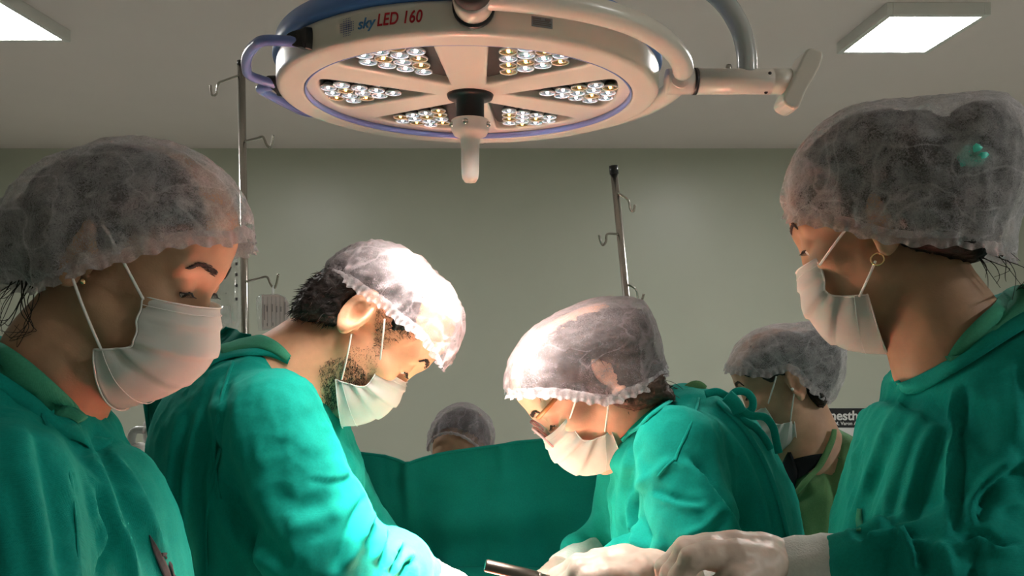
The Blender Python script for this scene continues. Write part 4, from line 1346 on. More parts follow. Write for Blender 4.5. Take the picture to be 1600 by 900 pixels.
    def stubble(s, poly, n, L, m='hair', name='beard', comb=(0, 0, -0.3), r=0.0004):
        """short hairs rooted in the skin inside an outline"""
        q = project(s.bV); ins = sd_poly(q[:, 0], q[:, 1], np.array(poly, float)) > 0
        ins &= s.bN[:, 1] < 0.3
        idx = np.nonzero(ins)[0]
        if not len(idx): return
        parts = []
        for i in rng.choice(idx, n):
            p = s.bV[i]+rng.normal(0, 0.0015, 3); nn = s.bN[i]
            d = nn*0.6+np.asarray(comb)+rng.normal(0, 0.3, 3); d /= np.linalg.norm(d)
            l = L*rng.uniform(0.5, 1.3)
            sd = np.cross(d, rng.normal(0, 1, 3)); sd /= np.linalg.norm(sd)
            parts.append((np.array([p+sd*r, p-sd*r, p+d*l]), [(0, 1, 2)]))
        V, fc = join(parts)
        return obj(name, V, fc, M[m], s.root, smooth=False)

def glove(parent, chains, m='glove', h=0.0025, k=0.006, name='glove', label=None, wr=0.0006):
    """hand in a latex glove: chains of tapered bones [(px,py,depth,radius m)...]"""
    cs = [[(P(q[0], q[1], q[2]), q[3]) for q in ch] for ch in chains]
    def field(X, Y, Z):
        f = None
        for i, ch in enumerate(cs):
            g = None
            for (a, ra), (b, rb) in zip(ch[:-1], ch[1:]):
                q = rcone(X, Y, Z, a, b, ra, rb); g = q if g is None else smin(g, q, 0.006)
            f = g if f is None else smin(f, g, k)
        return f
    pts = np.array([a for ch in cs for a, r in ch]); r = max(r for ch in cs for a, r in ch)+0.01
    lo, hi = pts.min(0)-r, pts.max(0)+r
    V, Q = nets(field, np.arange(lo[0], hi[0], h), np.arange(lo[1], hi[1], h), np.arange(lo[2], hi[2], h))
    V = relax(V, Q, 2)
    Nn = vnormals(V, Q)
    V = V+Nn*(wr*ridged(V, 90, 3))[:, None]
    return obj(name, V, Q, M[m], parent, label=label)

# ------------------------------------------------------------------ person A: woman at the left, looking down to the right
def woman_left():
    s = Human('woman at the left edge with a small gold ear stud, head bowed to the right', 207, 412, 0.80, 1, 27, 0, 1.0, 'skin_a', foot=(-0.62, 0.80), xs=0.88)
    d = 0.80
    T = [(np.array([-0.60, d-0.03, 1.18]), 0.08), (np.array([-0.62, d-0.03, 0.95]), 0.10)]
    s.fit_under([([(386, 355), (380, 322), (366, 293), (343, 266), (315, 243), (280, 228), (240, 221), (200, 220), (165, 226), (130, 240), (95, 262), (66, 290), (55, 345), (65, 410), (100, 480), (200, 520), (300, 470), (378, 410)], 0.094, 0.085, 0),
           ([(120, 250), (70, 283), (40, 303), (15, 316), (-30, 338), (-62, 380), (-52, 440), (0, 475), (50, 475), (110, 440), (150, 380), (150, 300)], 0.066, 0.06, 0)],
          [(-70, 438), (0, 445), (45, 448), (90, 440), (117, 432), (140, 422), (165, 413), (200, 403), (235, 391), (268, 380), (300, 374), (335, 369), (368, 366, -0.03), (392, 352, 0)],
          [(520, 352), (520, 760), (-220, 760), (-220, 438)])
    s.body([(150, 470, 0, 0.050), (105, 560, 0, 0.056), (60, 660, 0, 0.055)], T, h=0.003)
    s.eyes(gaze=-0.5)
    s.hair([([(352, 352), (338, 312), (312, 272), (272, 246), (222, 236), (172, 241), (132, 257), (100, 288), (84, 350), (90, 430), (120, 440), (165, 425), (230, 404), (275, 388), (320, 378), (346, 372)], 0.081, 0.016, 0),
            ([(100, 290), (60, 305), (15, 332), (-30, 360), (-42, 400), (-10, 436), (45, 440), (95, 428), (120, 400), (120, 330)], 0.055, 0.045, 0)], 0.004,
           strands=[[(30, 440, -0.05), (10, 480, -0.05), (-5, 520, -0.05)], [(40, 440, -0.055), (44, 480, -0.06), (46, 505, -0.06), (35, 520, -0.06), (26, 527, -0.06), (20, 520, -0.06)],
                    [(20, 440, -0.05), (0, 470, -0.05), (-20, 490, -0.05)], [(45, 440, -0.05), (20, 500, -0.055), (0, 505, -0.05), (-10, 495, -0.05)],
                    [(35, 440, -0.04), (5, 460, -0.04), (-20, 470, -0.04)], [(55, 440, -0.055), (50, 470, -0.06), (40, 500, -0.06), (28, 524, -0.06), (18, 512, -0.06)]], m='hair')
    s.cap(h=0.0032, seed=3)
    s.mask([(226, 463), (215, 500), (208, 538), (180, 545), (147, 546)], [(336, 482), (338, 522), (326, 567), (275, 613), (194, 638)], ys=0.062)
    s.straps([[(160, 350, -0.090), (180, 385, -0.088), (224, 468, -0.064)], [(113, 434, -0.088), (132, 485, -0.084), (158, 546, -0.064)]], 0.0014)
    V, fc = lathe([(0.0001, -0.0028), (0.0022, -0.0018), (0.0028, 0.0), (0.0022, 0.0018), (0.0001, 0.0028)], 14, axis='y')
    obj('earring', V+s.f.W(s.f.L(130, 440, -0.094)), fc, M['gold'], s.root, label='small round gold ear stud')
    g = s.gown([dict(p=[(-330, 600), (-150, 530), (-40, 530), (16, 568), (75, 610), (126, 658), (148, 704), (182, 720), (214, 762), (238, 815), (254, 880), (266, 940), (270, 1040), (230, 1300), (210, 2200), (-330, 2200), (-420, 1000)], d=0.765, W=0.125, D=0.07)],
               [[(0, 760, 0.66, 95), (40, 1020, 0.60, 88), (160, 1180, 0.62, 75)]],
               h=0.0045, k=0.035, fine=(-0.75, -0.3), seed=5, wr=0.0040,
               fold=[([(165, 690), (205, 760), (240, 840), (262, 910)], 16, 0.006, 'r'), ([(130, 665), (165, 740), (200, 830), (225, 910)], 18, 0.008, 's'),
                     ([(145, 752), (150, 800), (166, 840), (150, 880), (142, 920)], 9, 0.006, 's'), ([(95, 680), (112, 760), (125, 850), (128, 930)], 10, 0.005, 'r'),
                     ([(40, 640), (60, 740), (80, 840), (90, 930)], 22, 0.007, 's'), ([(0, 660), (30, 760), (60, 880), (70, 930)], 14, 0.005, 'r'),
                     ([(-10, 760), (10, 830), (20, 920)], 16, 0.006, 'r'), ([(175, 700), (225, 780), (255, 860)], 8, 0.004, 's'), ([(190, 830), (205, 870), (212, 910)], 8, 0.004, 'r')])
    s.ribbon('scrub_collar', [(-30, 540), (20, 570), (60, 600), (95, 630), (125, 662)], [50, 50, 46, 40, 26], 'scrub', g, 0.008, 0.003, 'gb', 'paler green scrub collar')
    s.ribbon('neck_band', [(-20, 582), (40, 622), (90, 658), (130, 684), (156, 696), (170, 692)], [22, 24, 24, 24, 20, 14], 'gown', g, 0.004, 0.003, 'gb', 'gathered neck band')
    s.ribbon('seam', [(60, 640), (105, 720), (118, 800), (128, 910)], 3.5, 'gown', g, 0.0005, 0.0012)
    s.ribbon('printed_mark', [(233, 836), (243, 860), (256, 892), (262, 908)], [3, 10, 12, 8], 'print_gown', g, 0.0018, 0.0, label='dark grey printed emblem')
    s.ribbon('printed_mark', [(251, 866), (262, 868), (268, 884), (272, 904)], [5, 9, 9, 8], 'print_gown', g, 0.0020, 0.0, label='dark grey printed emblem')
woman_left()

# ------------------------------------------------------------------ person B: bearded man operating
def man():
    d = 1.10
    s = Human('bearded man operating on the left of the table, white cap pushed forward over dark hair', 575, 502, d, 1, 56, 8, 1.07, 'skin_b', foot=(-0.42, 1.10))
    T = [(P(385, 760, d), 0.10), (np.array([-0.42, d*DK, 0.92]), 0.12)]
    s.fit_under([([(512, 428), (530, 402), (560, 386), (590, 380), (625, 389), (655, 407), (682, 427), (702, 452), (716, 478), (721, 506), (714, 536), (702, 560), (680, 580), (640, 595), (580, 560), (520, 500)], 0.094, 0.06, 0)],
          [(505, 424, -0.02), (516, 428, -0.04), (544, 438), (562, 450), (580, 463), (602, 477), (620, 495), (638, 508), (659, 526), (676, 552, -0.05), (690, 572, 0)],
          [(690, 800), (300, 800), (300, 424)])
    s.body([(540, 525, 0, 0.055), (480, 560, 0, 0.060), (420, 610, 0, 0.075)], T, h=0.0033)
    s.eyes(gaze=-0.15)
    s.stubble([(500, 575), (520, 560), (545, 555), (570, 580), (572, 610), (545, 625), (520, 640), (505, 620)], 2200, 0.006)
    s.stubble([(590, 480), (640, 505), (655, 528), (625, 530), (600, 540), (588, 560), (580, 540)], 900, 0.006, name='sideburn', comb=(0.4, 0, -0.3))
    s.stubble([(545, 540), (590, 545), (588, 590), (560, 600), (540, 590)], 500, 0.003, name='stubble')
    s.hair([([(463, 492), (468, 470), (480, 448), (495, 436), (520, 415), (560, 394), (600, 390), (640, 408), (668, 442), (665, 480), (650, 520), (625, 522), (604, 520), (602, 490), (578, 462), (558, 474), (547, 498), (530, 512), (500, 504), (480, 500)], 0.082, 0.022, 0)], 0.0035,
           fuzz=3200, comb=(-0.5, 0, -0.35), m='hair', amp=0.003)
    s.cap(h=0.0035, m='cap_lamp_greyed', amp=0.0042, pleat=0.0018, seed=8, freq=320)
    s.mask([(592, 570), (583, 590), (569, 604), (546, 600), (524, 593)], [(634, 597), (631, 615), (615, 638), (583, 658), (536, 667)], ys=0.060)
    s.straps([[(601, 498, -0.090), (599, 520, -0.088), (593, 573, -0.062)], [(549, 522, -0.088), (543, 555, -0.082), (534, 593, -0.062)]], 0.0014)
    g = s.gown([dict(p=[(335, 562), (383, 538), (440, 540), (478, 570), (508, 612), (532, 662), (548, 706), (560, 750), (562, 778), (550, 830), (540, 920), (520, 1010), (470, 1150), (460, 1900), (250, 1900), (235, 1150), (268, 900), (254, 800), (258, 720), (268, 650), (290, 602)], d=d, W=0.155, D=0.10)],
               [[(425, 660, 0.965, 78), (505, 850, 0.93, 78), (525, 905, 0.93, 76)], [(540, 880, 0.94, 62), (610, 880, 1.0, 44), (668, 905, 1.05, 26)],
                [(480, 690, 1.22, 60), (560, 860, 1.25, 58), (660, 915, 1.18, 30)]],
               h=0.0045, k=0.03, seed=9, wr=0.0040, wdir=(1, 1, 0.6),
               fold=[([(325, 640), (312, 700), (302, 780), (310, 900)], 13, 0.014, 's'), ([(355, 590), (340, 640), (330, 720), (335, 800)], 9, 0.006, 's'),
                     ([(574, 772), (550, 812), (520, 895)], 7, -0.010, 'r'), ([(345, 720), (365, 800), (420, 870), (450, 900)], 18, 0.008, 's'),
                     ([(500, 640), (530, 690), (550, 745)], 9, 0.005, 's'), ([(556, 730), (540, 745), (510, 750), (480, 745)], 7, 0.002, 's'),
                     ([(450, 830), (500, 810), (545, 790)], 14, 0.006, 'r'), ([(420, 760), (470, 790), (520, 790)], 16, -0.004, 'r'),
                     ([(590, 800), (575, 830), (565, 850)], 6, 0.007, 's'), ([(608, 822), (598, 850), (588, 880)], 7, 0.009, 's'), ([(632, 848), (615, 868), (606, 892)], 6, 0.008, 's'),
                     ([(650, 868), (630, 880), (620, 900)], 6, 0.006, 's'), ([(575, 800), (560, 850), (540, 890)], 8, 0.006, 'r'), ([(480, 620), (455, 650), (445, 690)], 14, 0.004, 'r'),
                     ([(290, 640), (275, 720), (270, 820)], 10, 0.006, 's'), ([(395, 900), (370, 850), (355, 790)], 14, 0.006, 'r')])
    s.ribbon('shoulder_seam', [(364, 566), (348, 615), (338, 670), (335, 720), (344, 780)], 5, 'gown', g, 0.0006, 0.0018)
    s.ribbon('side_seam', [(345, 700), (330, 760), (322, 830), (325, 905)], 4, 'gown', g, 0.0006, 0.0012)
    s.ribbon('neck_band', [(312, 578), (345, 560), (385, 552), (425, 553), (452, 565)], [10, 12, 12, 12, 10], 'gown', g, 0.003, 0.003, 'gb')
    s.ribbon('scrub_collar', [(345, 552), (375, 540), (408, 538), (434, 547), (452, 562)], [16, 22, 22, 18, 12], 'scrub', g, 0.006, 0.002, 'gb', 'paler green scrub collar')
    # loose back flap of the gown and stand-up collar behind
    def flap(name, left, right, d0, d1, mm, label):
        A = smooth_line(PL(left, d0), 8); B = smooth_line(PL(right, d1), 8); n = len(A); k = 10
        G = np.array([[A[i]+(B[i]-A[i])*j/(k-1)+np.array([0, 0.012*math.sin(j/(k-1)*math.pi*2+i*0.12), 0]) for j in range(k)] for i in range(n)])
        Q = np.array([(i*k+j, i*k+j+1, (i+1)*k+j+1, (i+1)*k+j) for i in range(n-1) for j in range(k-1)])
        o = solidify(obj(name, G.reshape(-1, 3), Q, M[mm], g, label=label), 0.003)
        V, fc = tube(A, 0.0035, 6)
        obj('hem', V, fc, M[mm], o)
    flap('back_flap', [(226, 624), (231, 660), (236, 700), (243, 745), (256, 800), (262, 900)], [(330, 585), (320, 640), (315, 700), (310, 750), (310, 800), (310, 900)], 1.20, 1.14, 'gown_dark', 'dark loose back edge of the gown')
    flap('collar_flap', [(355, 512), (340, 525), (322, 545), (300, 580), (285, 610)], [(392, 523), (390, 540), (385, 560), (360, 600), (340, 630)], 1.22, 1.16, 'gown_dark', 'dark stand-up collar edge behind the neck')
    V, fc = tube([P(640, 892, 1.03), P(665, 905, 1.05), P(682, 918, 1.06)], [0.030, 0.034, 0.032], 18)
    obj('knit_cuff', V, fc, M['cuff'], s.root)
    hz = [(672, 906, 1.06, 0.030), (705, 928, 1.05, 0.033), (725, 945, 1.04, 0.028)]
    fg = [[(725, 938, 1.04+o, 0.014), (758, 945, 1.03+o, 0.010), (775, 975, 1.02+o, 0.0085)] for o in (-0.03, -0.01, 0.01, 0.03)]
    glove(s.root, [hz]+fg+[[(705, 938, 1.0, 0.014), (735, 955, 0.98, 0.011), (755, 975, 0.98, 0.009)]])
DK = 1.055
man()

# ------------------------------------------------------------------ person C: woman with glasses operating
def woman_glasses():
    d = 1.12
    s = Human('woman with tan glasses bending over the table, green gown tied behind her neck', 926, 591, d, -1, 49, 1, 1.05, 'skin_c', foot=(0.40, 1.12))
    T = [(P(1110, 780, d), 0.10), (np.array([0.38, d*DK, 0.90]), 0.12)]
    s.fit_under([([(792, 620), (788, 598), (793, 573), (805, 545), (822, 522), (845, 505), (870, 490), (895, 479), (918, 470), (945, 465), (975, 464), (1000, 469), (1013, 485), (1023, 510), (1031, 540), (1037, 570), (1040, 600), (1020, 640), (950, 680), (860, 680), (810, 650)], 0.095, 0.075, 0)],
          [(780, 612, 0), (797, 617, -0.05), (815, 616), (840, 613), (870, 613), (900, 617), (930, 622), (955, 622), (975, 613), (1000, 604), (1025, 594), (1050, 580)],
          [(1160, 580), (1160, 860), (700, 860), (700, 612)])
    s.body([(955, 615, 0, 0.048), (1000, 650, 0, 0.052), (1050, 690, 0, 0.072)], T, h=0.0033)
    s.eyes(gaze=-0.4)
    s.hair([([(815, 612), (812, 580), (828, 545), (855, 517), (890, 497), (930, 484), (965, 480), (1000, 487), (1012, 510), (1014, 540), (1028, 570), (1030, 590), (1040, 605), (1046, 622), (1020, 625), (985, 636), (960, 632), (930, 624), (880, 618), (840, 616)], 0.089, 0.018, 0)], 0.004,
           fuzz=500, comb=(0.5, 0, -0.2), m='hair_brown',
           strands=[[(1030, 600, -0.02), (1055, 610, -0.02), (1062, 630, -0.02)], [(1025, 595, -0.03), (1050, 600, -0.03), (1058, 612, -0.03)], [(1020, 610, -0.05), (1045, 622, -0.05), (1050, 632, -0.05)]])
    s.cap(h=0.0035, m='cap_lamp_greyed', amp=0.0016, pleat=0.002, seed=13, freq=260)
    s.mask([(888, 652), (898, 672), (912, 688), (933, 685), (955, 673)], [(848, 683), (856, 703), (871, 723), (910, 742), (972, 728)], ys=0.060)
    s.straps([[(902, 612, -0.088), (898, 630, -0.082), (890, 655, -0.062)], [(951, 620, -0.088), (949, 645, -0.08), (945, 674, -0.062)]], 0.0014)
    # glasses: temples, rims, bridge, lenses
    gl = thing('eyeglasses', None, None, (0, 0, 0)); gl.parent = s.root; gl.location = -np.array(s.root.location); gl['label'] = 'tan glasses with pale pink rims'
    for sd in (-1, 1):
        V, fc = tube(s.f.W(s.f.LL([(877, 612, 0.076*sd), (855, 638, 0.070*sd), (840, 654, 0.064*sd)])), 0.0036, 8)
        obj('temple', V, fc, M['frame_tan'], gl)
        c = np.array([0.116, 0.033*sd, 0.004])
        ring = []
        for k in range(33):
            a = 2*math.pi*k/32
            q = (abs(math.cos(a))**0.7*np.sign(math.cos(a)), abs(math.sin(a))**0.7*np.sign(math.sin(a)))
            ring.append(c+np.array([-0.003*abs(q[0]), 0.026*q[0], 0.019*q[1]]))
        V, fc = tube(s.H(np.array(ring)), 0.0017, 8, caps=False)
        obj('rim', V, fc, M['frame_pink'], gl)
        LV = np.array(ring[:-1]); V = np.concatenate([LV, LV+np.array([0.0012, 0, 0])])
        obj('spectacle_lens', s.H(V), [tuple(range(31, -1, -1)), tuple(range(32, 64))]+[(i, (i+1) % 32, 32+(i+1) % 32, 32+i) for i in range(32)], M['glass'], gl, smooth=False)
    V, fc = tube(s.H(np.array([(0.115, -0.009, 0.009), (0.121, 0, 0.012), (0.115, 0.009, 0.009)])), 0.0016, 8)
    obj('bridge', V, fc, M['frame_pink'], gl)
    g = s.gown([dict(p=[(947, 708), (976, 662), (1012, 632), (1062, 606), (1110, 614), (1150, 633), (1182, 668), (1206, 713), (1226, 760), (1241, 820), (1252, 900), (1290, 1080), (1300, 1900), (1080, 1900), (1050, 1120), (985, 1000), (974, 900), (962, 830), (958, 785), (960, 740)], d=d, W=0.140, D=0.10)],
               [[(1060, 700, 0.99, 62), (1075, 830, 0.95, 66), (1060, 880, 0.95, 58)], [(1050, 880, 0.96, 56), (985, 890, 1.0, 42), (940, 900, 1.04, 26)],
                [(985, 720, 1.24, 45), (960, 850, 1.26, 42), (908, 862, 1.22, 27)]],
               h=0.0045, k=0.028, seed=21, wr=0.0035, wdir=(1, 1, 0.6),
               fold=[([(1075, 715), (1110, 760), (1140, 800), (1160, 830)], 6, 0.008, 's'), ([(1052, 716), (1020, 745), (992, 765)], 9, 0.006, 'r'), ([(992, 765), (990, 800), (1005, 840), (1015, 862)], 8, 0.012, 's'),
                     ([(1020, 770), (1060, 785), (1100, 790)], 7, 0.005, 's'), ([(1052, 716), (1085, 745), (1110, 790)], 8, 0.005, 'r'), ([(1110, 640), (1160, 700), (1195, 780), (1205, 850)], 9, 0.004, 's'),
                     ([(1150, 650), (1190, 720), (1215, 800), (1228, 850)], 7, 0.004, 'r'), ([(1000, 690), (985, 720), (975, 780), (970, 850)], 8, 0.006, 's'), ([(985, 700), (1005, 740), (1000, 765)], 8, 0.004, 'r'),
                     ([(1040, 860), (1000, 850), (975, 870)], 10, 0.008, 'r'), ([(1130, 800), (1100, 830), (1060, 845)], 8, 0.005, 's'), ([(995, 830), (985, 850), (990, 870)], 7, -0.008, 'r'), ([(960, 750), (955, 800), (965, 850)], 6, 0.004, 's')])
    s.ribbon('shoulder_seam', [(1092, 622), (1085, 650), (1072, 680), (1060, 705), (1055, 720)], 4, 'gown', g, 0.0002, 0.0009)
    s.ribbon('sleeve_seam', [(1056, 716), (1040, 730), (1028, 745)], 3, 'gown', g, 0.0002, 0.0008)
    s.ribbon('back_edge', [(1120, 628), (1160, 668), (1190, 715), (1212, 770), (1228, 830), (1234, 870)], [8, 7, 6, 6, 6, 6], 'gown', g, 0.002, 0.002, label='hemmed back opening')
    s.ribbon('neck_band', [(972, 688), (990, 670), (1020, 645), (1052, 625)], [8, 12, 12, 8], 'gown', g, 0.003, 0.003, 'gb')
    s.ribbon('scrub_collar', [(1048, 632), (1070, 612), (1088, 602), (1102, 608)], [6, 16, 18, 10], 'scrub_olive', g, 0.004, 0.002, 'gb', 'olive scrub collar above the gown', dfix=1.12)
    # tie bow behind the neck
    def tie(pts, d0, r=0.0058):
        line = smooth_line(PL(pts, d0), 6)
        V, fc = tube(line, r, 8, flat=0.38, up=(0, 1, 0))
        obj('neck_tie', V, fc, M['gown'], g)
    tie([(1102, 616), (1120, 612), (1138, 620), (1150, 622)], 1.03)
    tie([(1140, 622), (1150, 612), (1166, 613), (1176, 625), (1174, 640), (1160, 645), (1148, 632)], 1.02)
    tie([(1146, 628), (1170, 648), (1195, 652), (1208, 668), (1213, 690), (1217, 708)], 1.01)
    tie([(1142, 630), (1160, 655), (1180, 668), (1195, 685), (1204, 702)], 1.03)
    tie([(1136, 618), (1148, 630), (1156, 645)], 1.0, 0.010)
    V, fc = tube([P(935, 858, 1.215), P(905, 876, 1.20), P(880, 895, 1.17)], [0.026, 0.031, 0.033], 18)
    obj('knit_cuff', V, fc, M['cuff'], s.root)
    glove(s.root, [[(886, 892, 1.18, 0.032), (855, 925, 1.12, 0.034), (830, 945, 1.08, 0.028)]]+[[(832, 938, 1.08+o, 0.014), (805, 950, 1.06+o, 0.010), (795, 985, 1.04+o, 0.0085)] for o in (-0.03, -0.01, 0.01, 0.03)]+[[(850, 940, 1.06, 0.014), (820, 958, 1.02, 0.011), (800, 980, 1.0, 0.009)]])
woman_glasses()
DK = 1.0

# ------------------------------------------------------------------ person D: woman at the right, teal hair tie
def woman_right():
    d = 0.86
    s = Human('woman at the right edge with a gold hoop earring and teal hair tie', 1366, 366, d, -1, 19, -30, 1.0, 'skin_a', foot=(0.64, 0.82), xs=0.80)
    T = [(P(1600, 860, 0.80), 0.07), (np.array([0.60, 0.80, 0.92]), 0.10)]
    s.fit_under([([(1226, 325), (1228, 300), (1237, 265), (1250, 240), (1270, 215), (1300, 190), (1340, 170), (1380, 163), (1420, 163), (1470, 165), (1520, 190), (1560, 260), (1570, 340), (1560, 420), (1480, 460), (1350, 450), (1255, 400)], 0.096, 0.085, 0),
           ([(1440, 190), (1470, 163), (1510, 153), (1550, 150), (1582, 159), (1604, 185), (1616, 235), (1606, 295), (1588, 345), (1575, 400), (1540, 430), (1480, 400), (1450, 300)], 0.080, 0.06, 0)],
          [(1215, 312, 0), (1232, 336, -0.03), (1270, 345), (1310, 351), (1335, 358), (1360, 366), (1390, 373), (1430, 377), (1480, 378), (1530, 381), (1560, 390), (1640, 400)],
          [(1760, 400), (1760, 760), (1000, 760), (1000, 312)])
    s.body([(1440, 430, 0, 0.048), (1475, 520, 0, 0.054), (1500, 600, 0.0, 0.056)], T, h=0.003)
    s.eyes(gaze=-0.3)
    s.hair([([(1252, 330), (1248, 295), (1262, 255), (1290, 222), (1325, 198), (1370, 185), (1420, 184), (1470, 195), (1520, 230), (1535, 300), (1540, 380), (1520, 408), (1450, 400), (1400, 385), (1340, 366), (1290, 354), (1262, 346)], 0.083, 0.016, 0),
            ([(1480, 200), (1500, 172), (1540, 163), (1575, 172), (1592, 210), (1594, 270), (1575, 330), (1555, 372), (1530, 385), (1490, 360), (1470, 280)], 0.068, 0.05, 0.0)], 0.004,
           strands=[[(1530, 390, -0.03), (1560, 395, -0.03), (1580, 420, -0.03), (1578, 460, -0.03)], [(1520, 395, -0.02), (1560, 410, -0.02), (1568, 430, -0.02), (1562, 445, -0.02)], [(1535, 385, -0.03), (1565, 388, -0.03), (1590, 400, -0.03)],
                    [(1525, 398, -0.03), (1545, 420, -0.03), (1550, 450, -0.03)]], m='hair')
    s.cap(h=0.0032, seed=17, amp=0.0022)
    # hair tie under the cap
    pts = [s.f.L(1519+14*math.cos(a)*(1+0.3*math.sin(3*a)), 243+10*math.sin(a)*(1+0.3*math.cos(5*a)), -0.0785-0.002*math.sin(4*a)) for a in np.linspace(0, 2*math.pi*0.95, 26)]
    V, fc = tube(s.f.W(np.array(pts)), 0.0050*(1+0.35*np.sin(np.arange(26)*2.1)), 7)
    obj('hair_tie', V, fc, M['teal'], s.root, label='teal hair tie')
    s.mask([(1276, 404), (1287, 430), (1291, 456), (1313, 463), (1356, 460)], [(1248, 428), (1252, 462), (1268, 502), (1314, 543), (1388, 551)], ys=0.058)
    s.straps([[(1325, 354, -0.088), (1305, 380, -0.080), (1281, 414, -0.060)], [(1368, 408, -0.088), (1357, 433, -0.080), (1343, 463, -0.060)]], 0.0014)
    c = s.f.L(1371, 405, -0.092)
    V, fc = tube(s.f.W(np.array([c+np.array([0.0062*math.cos(a), 0.002*math.sin(a), 0.0062*math.sin(a)]) for a in np.linspace(0, 2*math.pi, 25)])), 0.0011, 7, caps=False)
    obj('earring', V, fc, M['gold'], s.root, label='small gold hoop earring')
    g = s.gown([dict(p=[(1413, 634), (1426, 598), (1460, 556), (1518, 511), (1556, 490), (1620, 453), (1720, 430), (1800, 445), (1900, 640), (1900, 1100), (1800, 1300), (1790, 2100), (1400, 2100), (1380, 1300), (1330, 1000), (1325, 900), (1332, 840), (1343, 785), (1356, 728), (1372, 672), (1394, 632)], d=0.80, W=0.125, D=0.07)],
               [[(1640, 640, 0.76, 110), (1720, 840, 0.70, 105), (1690, 930, 0.68, 95)], [(1690, 930, 0.68, 96), (1520, 910, 0.68, 90), (1400, 895, 0.70, 62), (1330, 888, 0.71, 50)],
                [(1500, 660, 0.90, 60), (1430, 860, 0.92, 60), (1290, 905, 0.92, 42)]],
               h=0.0045, k=0.03, fine=(0.3, 0.85), seed=31, wr=0.0040, wdir=(1, 1, 0.5),
               fold=[([(1500, 600), (1496, 660), (1492, 760), (1486, 840)], 9, 0.009, 's'), ([(1400, 640), (1380, 700), (1350, 780), (1330, 840)], 9, 0.005, 's'), ([(1440, 640), (1410, 720), (1380, 800), (1365, 850)], 12, 0.006, 'r'),
                     ([(1470, 660), (1440, 740), (1415, 830)], 12, 0.006, 's'), ([(1420, 610), (1400, 650), (1395, 690)], 7, 0.005, 'r'), ([(1560, 600), (1570, 700), (1560, 780)], 18, 0.006, 'r'),
                     ([(1600, 720), (1560, 745), (1530, 780), (1525, 820)], 10, 0.010, 's'), ([(1600, 790), (1570, 790), (1540, 810)], 9, 0.008, 'r'), ([(1340, 850), (1370, 835), (1410, 830), (1450, 845)], 9, 0.010, 's'),
                     ([(1410, 830), (1430, 860), (1440, 900)], 9, 0.012, 's'), ([(1460, 850), (1480, 870), (1490, 905)], 10, 0.010, 'r'), ([(1500, 850), (1530, 840), (1560, 855), (1590, 850)], 9, 0.010, 's'),
                     ([(1520, 845), (1525, 880), (1515, 910)], 8, -0.010, 'r'), ([(1380, 850), (1385, 880), (1380, 905)], 8, -0.008, 'r'), ([(1345, 680), (1335, 740), (1322, 800)], 6, 0.005, 's'), ([(1590, 560), (1600, 650), (1600, 700)], 14, 0.005, 's')])
    s.ribbon('neck_band', [(1404, 596), (1412, 606), (1440, 600), (1500, 568), (1560, 530), (1610, 500)], [14, 20, 26, 26, 26, 26], 'gown', g, 0.004, 0.003, 'gb', 'gathered neck band')
    s.ribbon('scrub_collar', [(1486, 566), (1510, 540), (1545, 508), (1580, 482), (1620, 462)], [16, 36, 44, 44, 44], 'scrub', g, 0.006, 0.003, 'gb', 'paler green scrub collar')
    s.ribbon('sewn_patch', [(1345, 795), (1343, 815), (1342, 832)], [8, 9, 9], 'scrub', g, 0.002, 0.0005, label='pale sewn patch')
    # cuff and gloved hands
    V, fc = tube(smooth_line([P(1345, 890, 0.712), P(1300, 884, 0.722), P(1250, 884, 0.73), P(1222, 890, 0.735)], 4), [0.031]*3+[0.0305]*3+[0.029]*3+[0.028]*3+[0.026], 22)
    Nn = np.array(V); V = Nn+0.0006*np.sin(Nn[:, 0:1]*900)
    obj('knit_cuff', V, fc, M['cuff'], s.root, label='white knitted sleeve cuff')
    dd = 0.735
    palm = [[(1235, 885, dd, 0.024), (1190, 876, dd, 0.026), (1150, 866, dd, 0.022), (1110, 862, dd, 0.018)],
            [(1200, 880, dd-0.02, 0.018), (1150, 872, dd-0.03, 0.017), (1105, 866, dd-0.034, 0.012)],
            [(1200, 880, dd+0.02, 0.018), (1150, 872, dd+0.028, 0.017), (1105, 866, dd+0.030, 0.012)]]
    fing = [[(1112, 868, dd-0.036, 0.0118), (1082, 872, dd-0.038, 0.0108), (1062, 905, dd-0.036, 0.0100), (1070, 945, dd-0.03, 0.0085)],
            [(1110, 856, dd-0.013, 0.0118), (1072, 862, dd-0.014, 0.0110), (1048, 900, dd-0.014, 0.0100), (1056, 945, dd-0.012, 0.0085)],
            [(1110, 852, dd+0.009, 0.0115), (1070, 856, dd+0.010, 0.0105), (1040, 888, dd+0.010, 0.0098), (1040, 930, dd+0.010, 0.0085)],
            [(1112, 856, dd+0.030, 0.0105), (1078, 862, dd+0.032, 0.0095), (1052, 890, dd+0.032, 0.0088), (1050, 925, dd+0.03, 0.0075)],
            [(1190, 890, dd-0.030, 0.015), (1150, 905, dd-0.048, 0.0125), (1110, 925, dd-0.046, 0.0105)]]
    glove(s.root, palm+fing, label='beige latex glove', k=0.005)
    dd = 0.86
    palm = [[(1075, 905, dd, 0.024), (1020, 892, dd, 0.023), (975, 885, dd, 0.024), (935, 880, dd, 0.017)],
            [(1000, 892, dd-0.02, 0.017), (940, 886, dd-0.032, 0.012)], [(1000, 890, dd+0.02, 0.016), (940, 884, dd+0.028, 0.012)]]
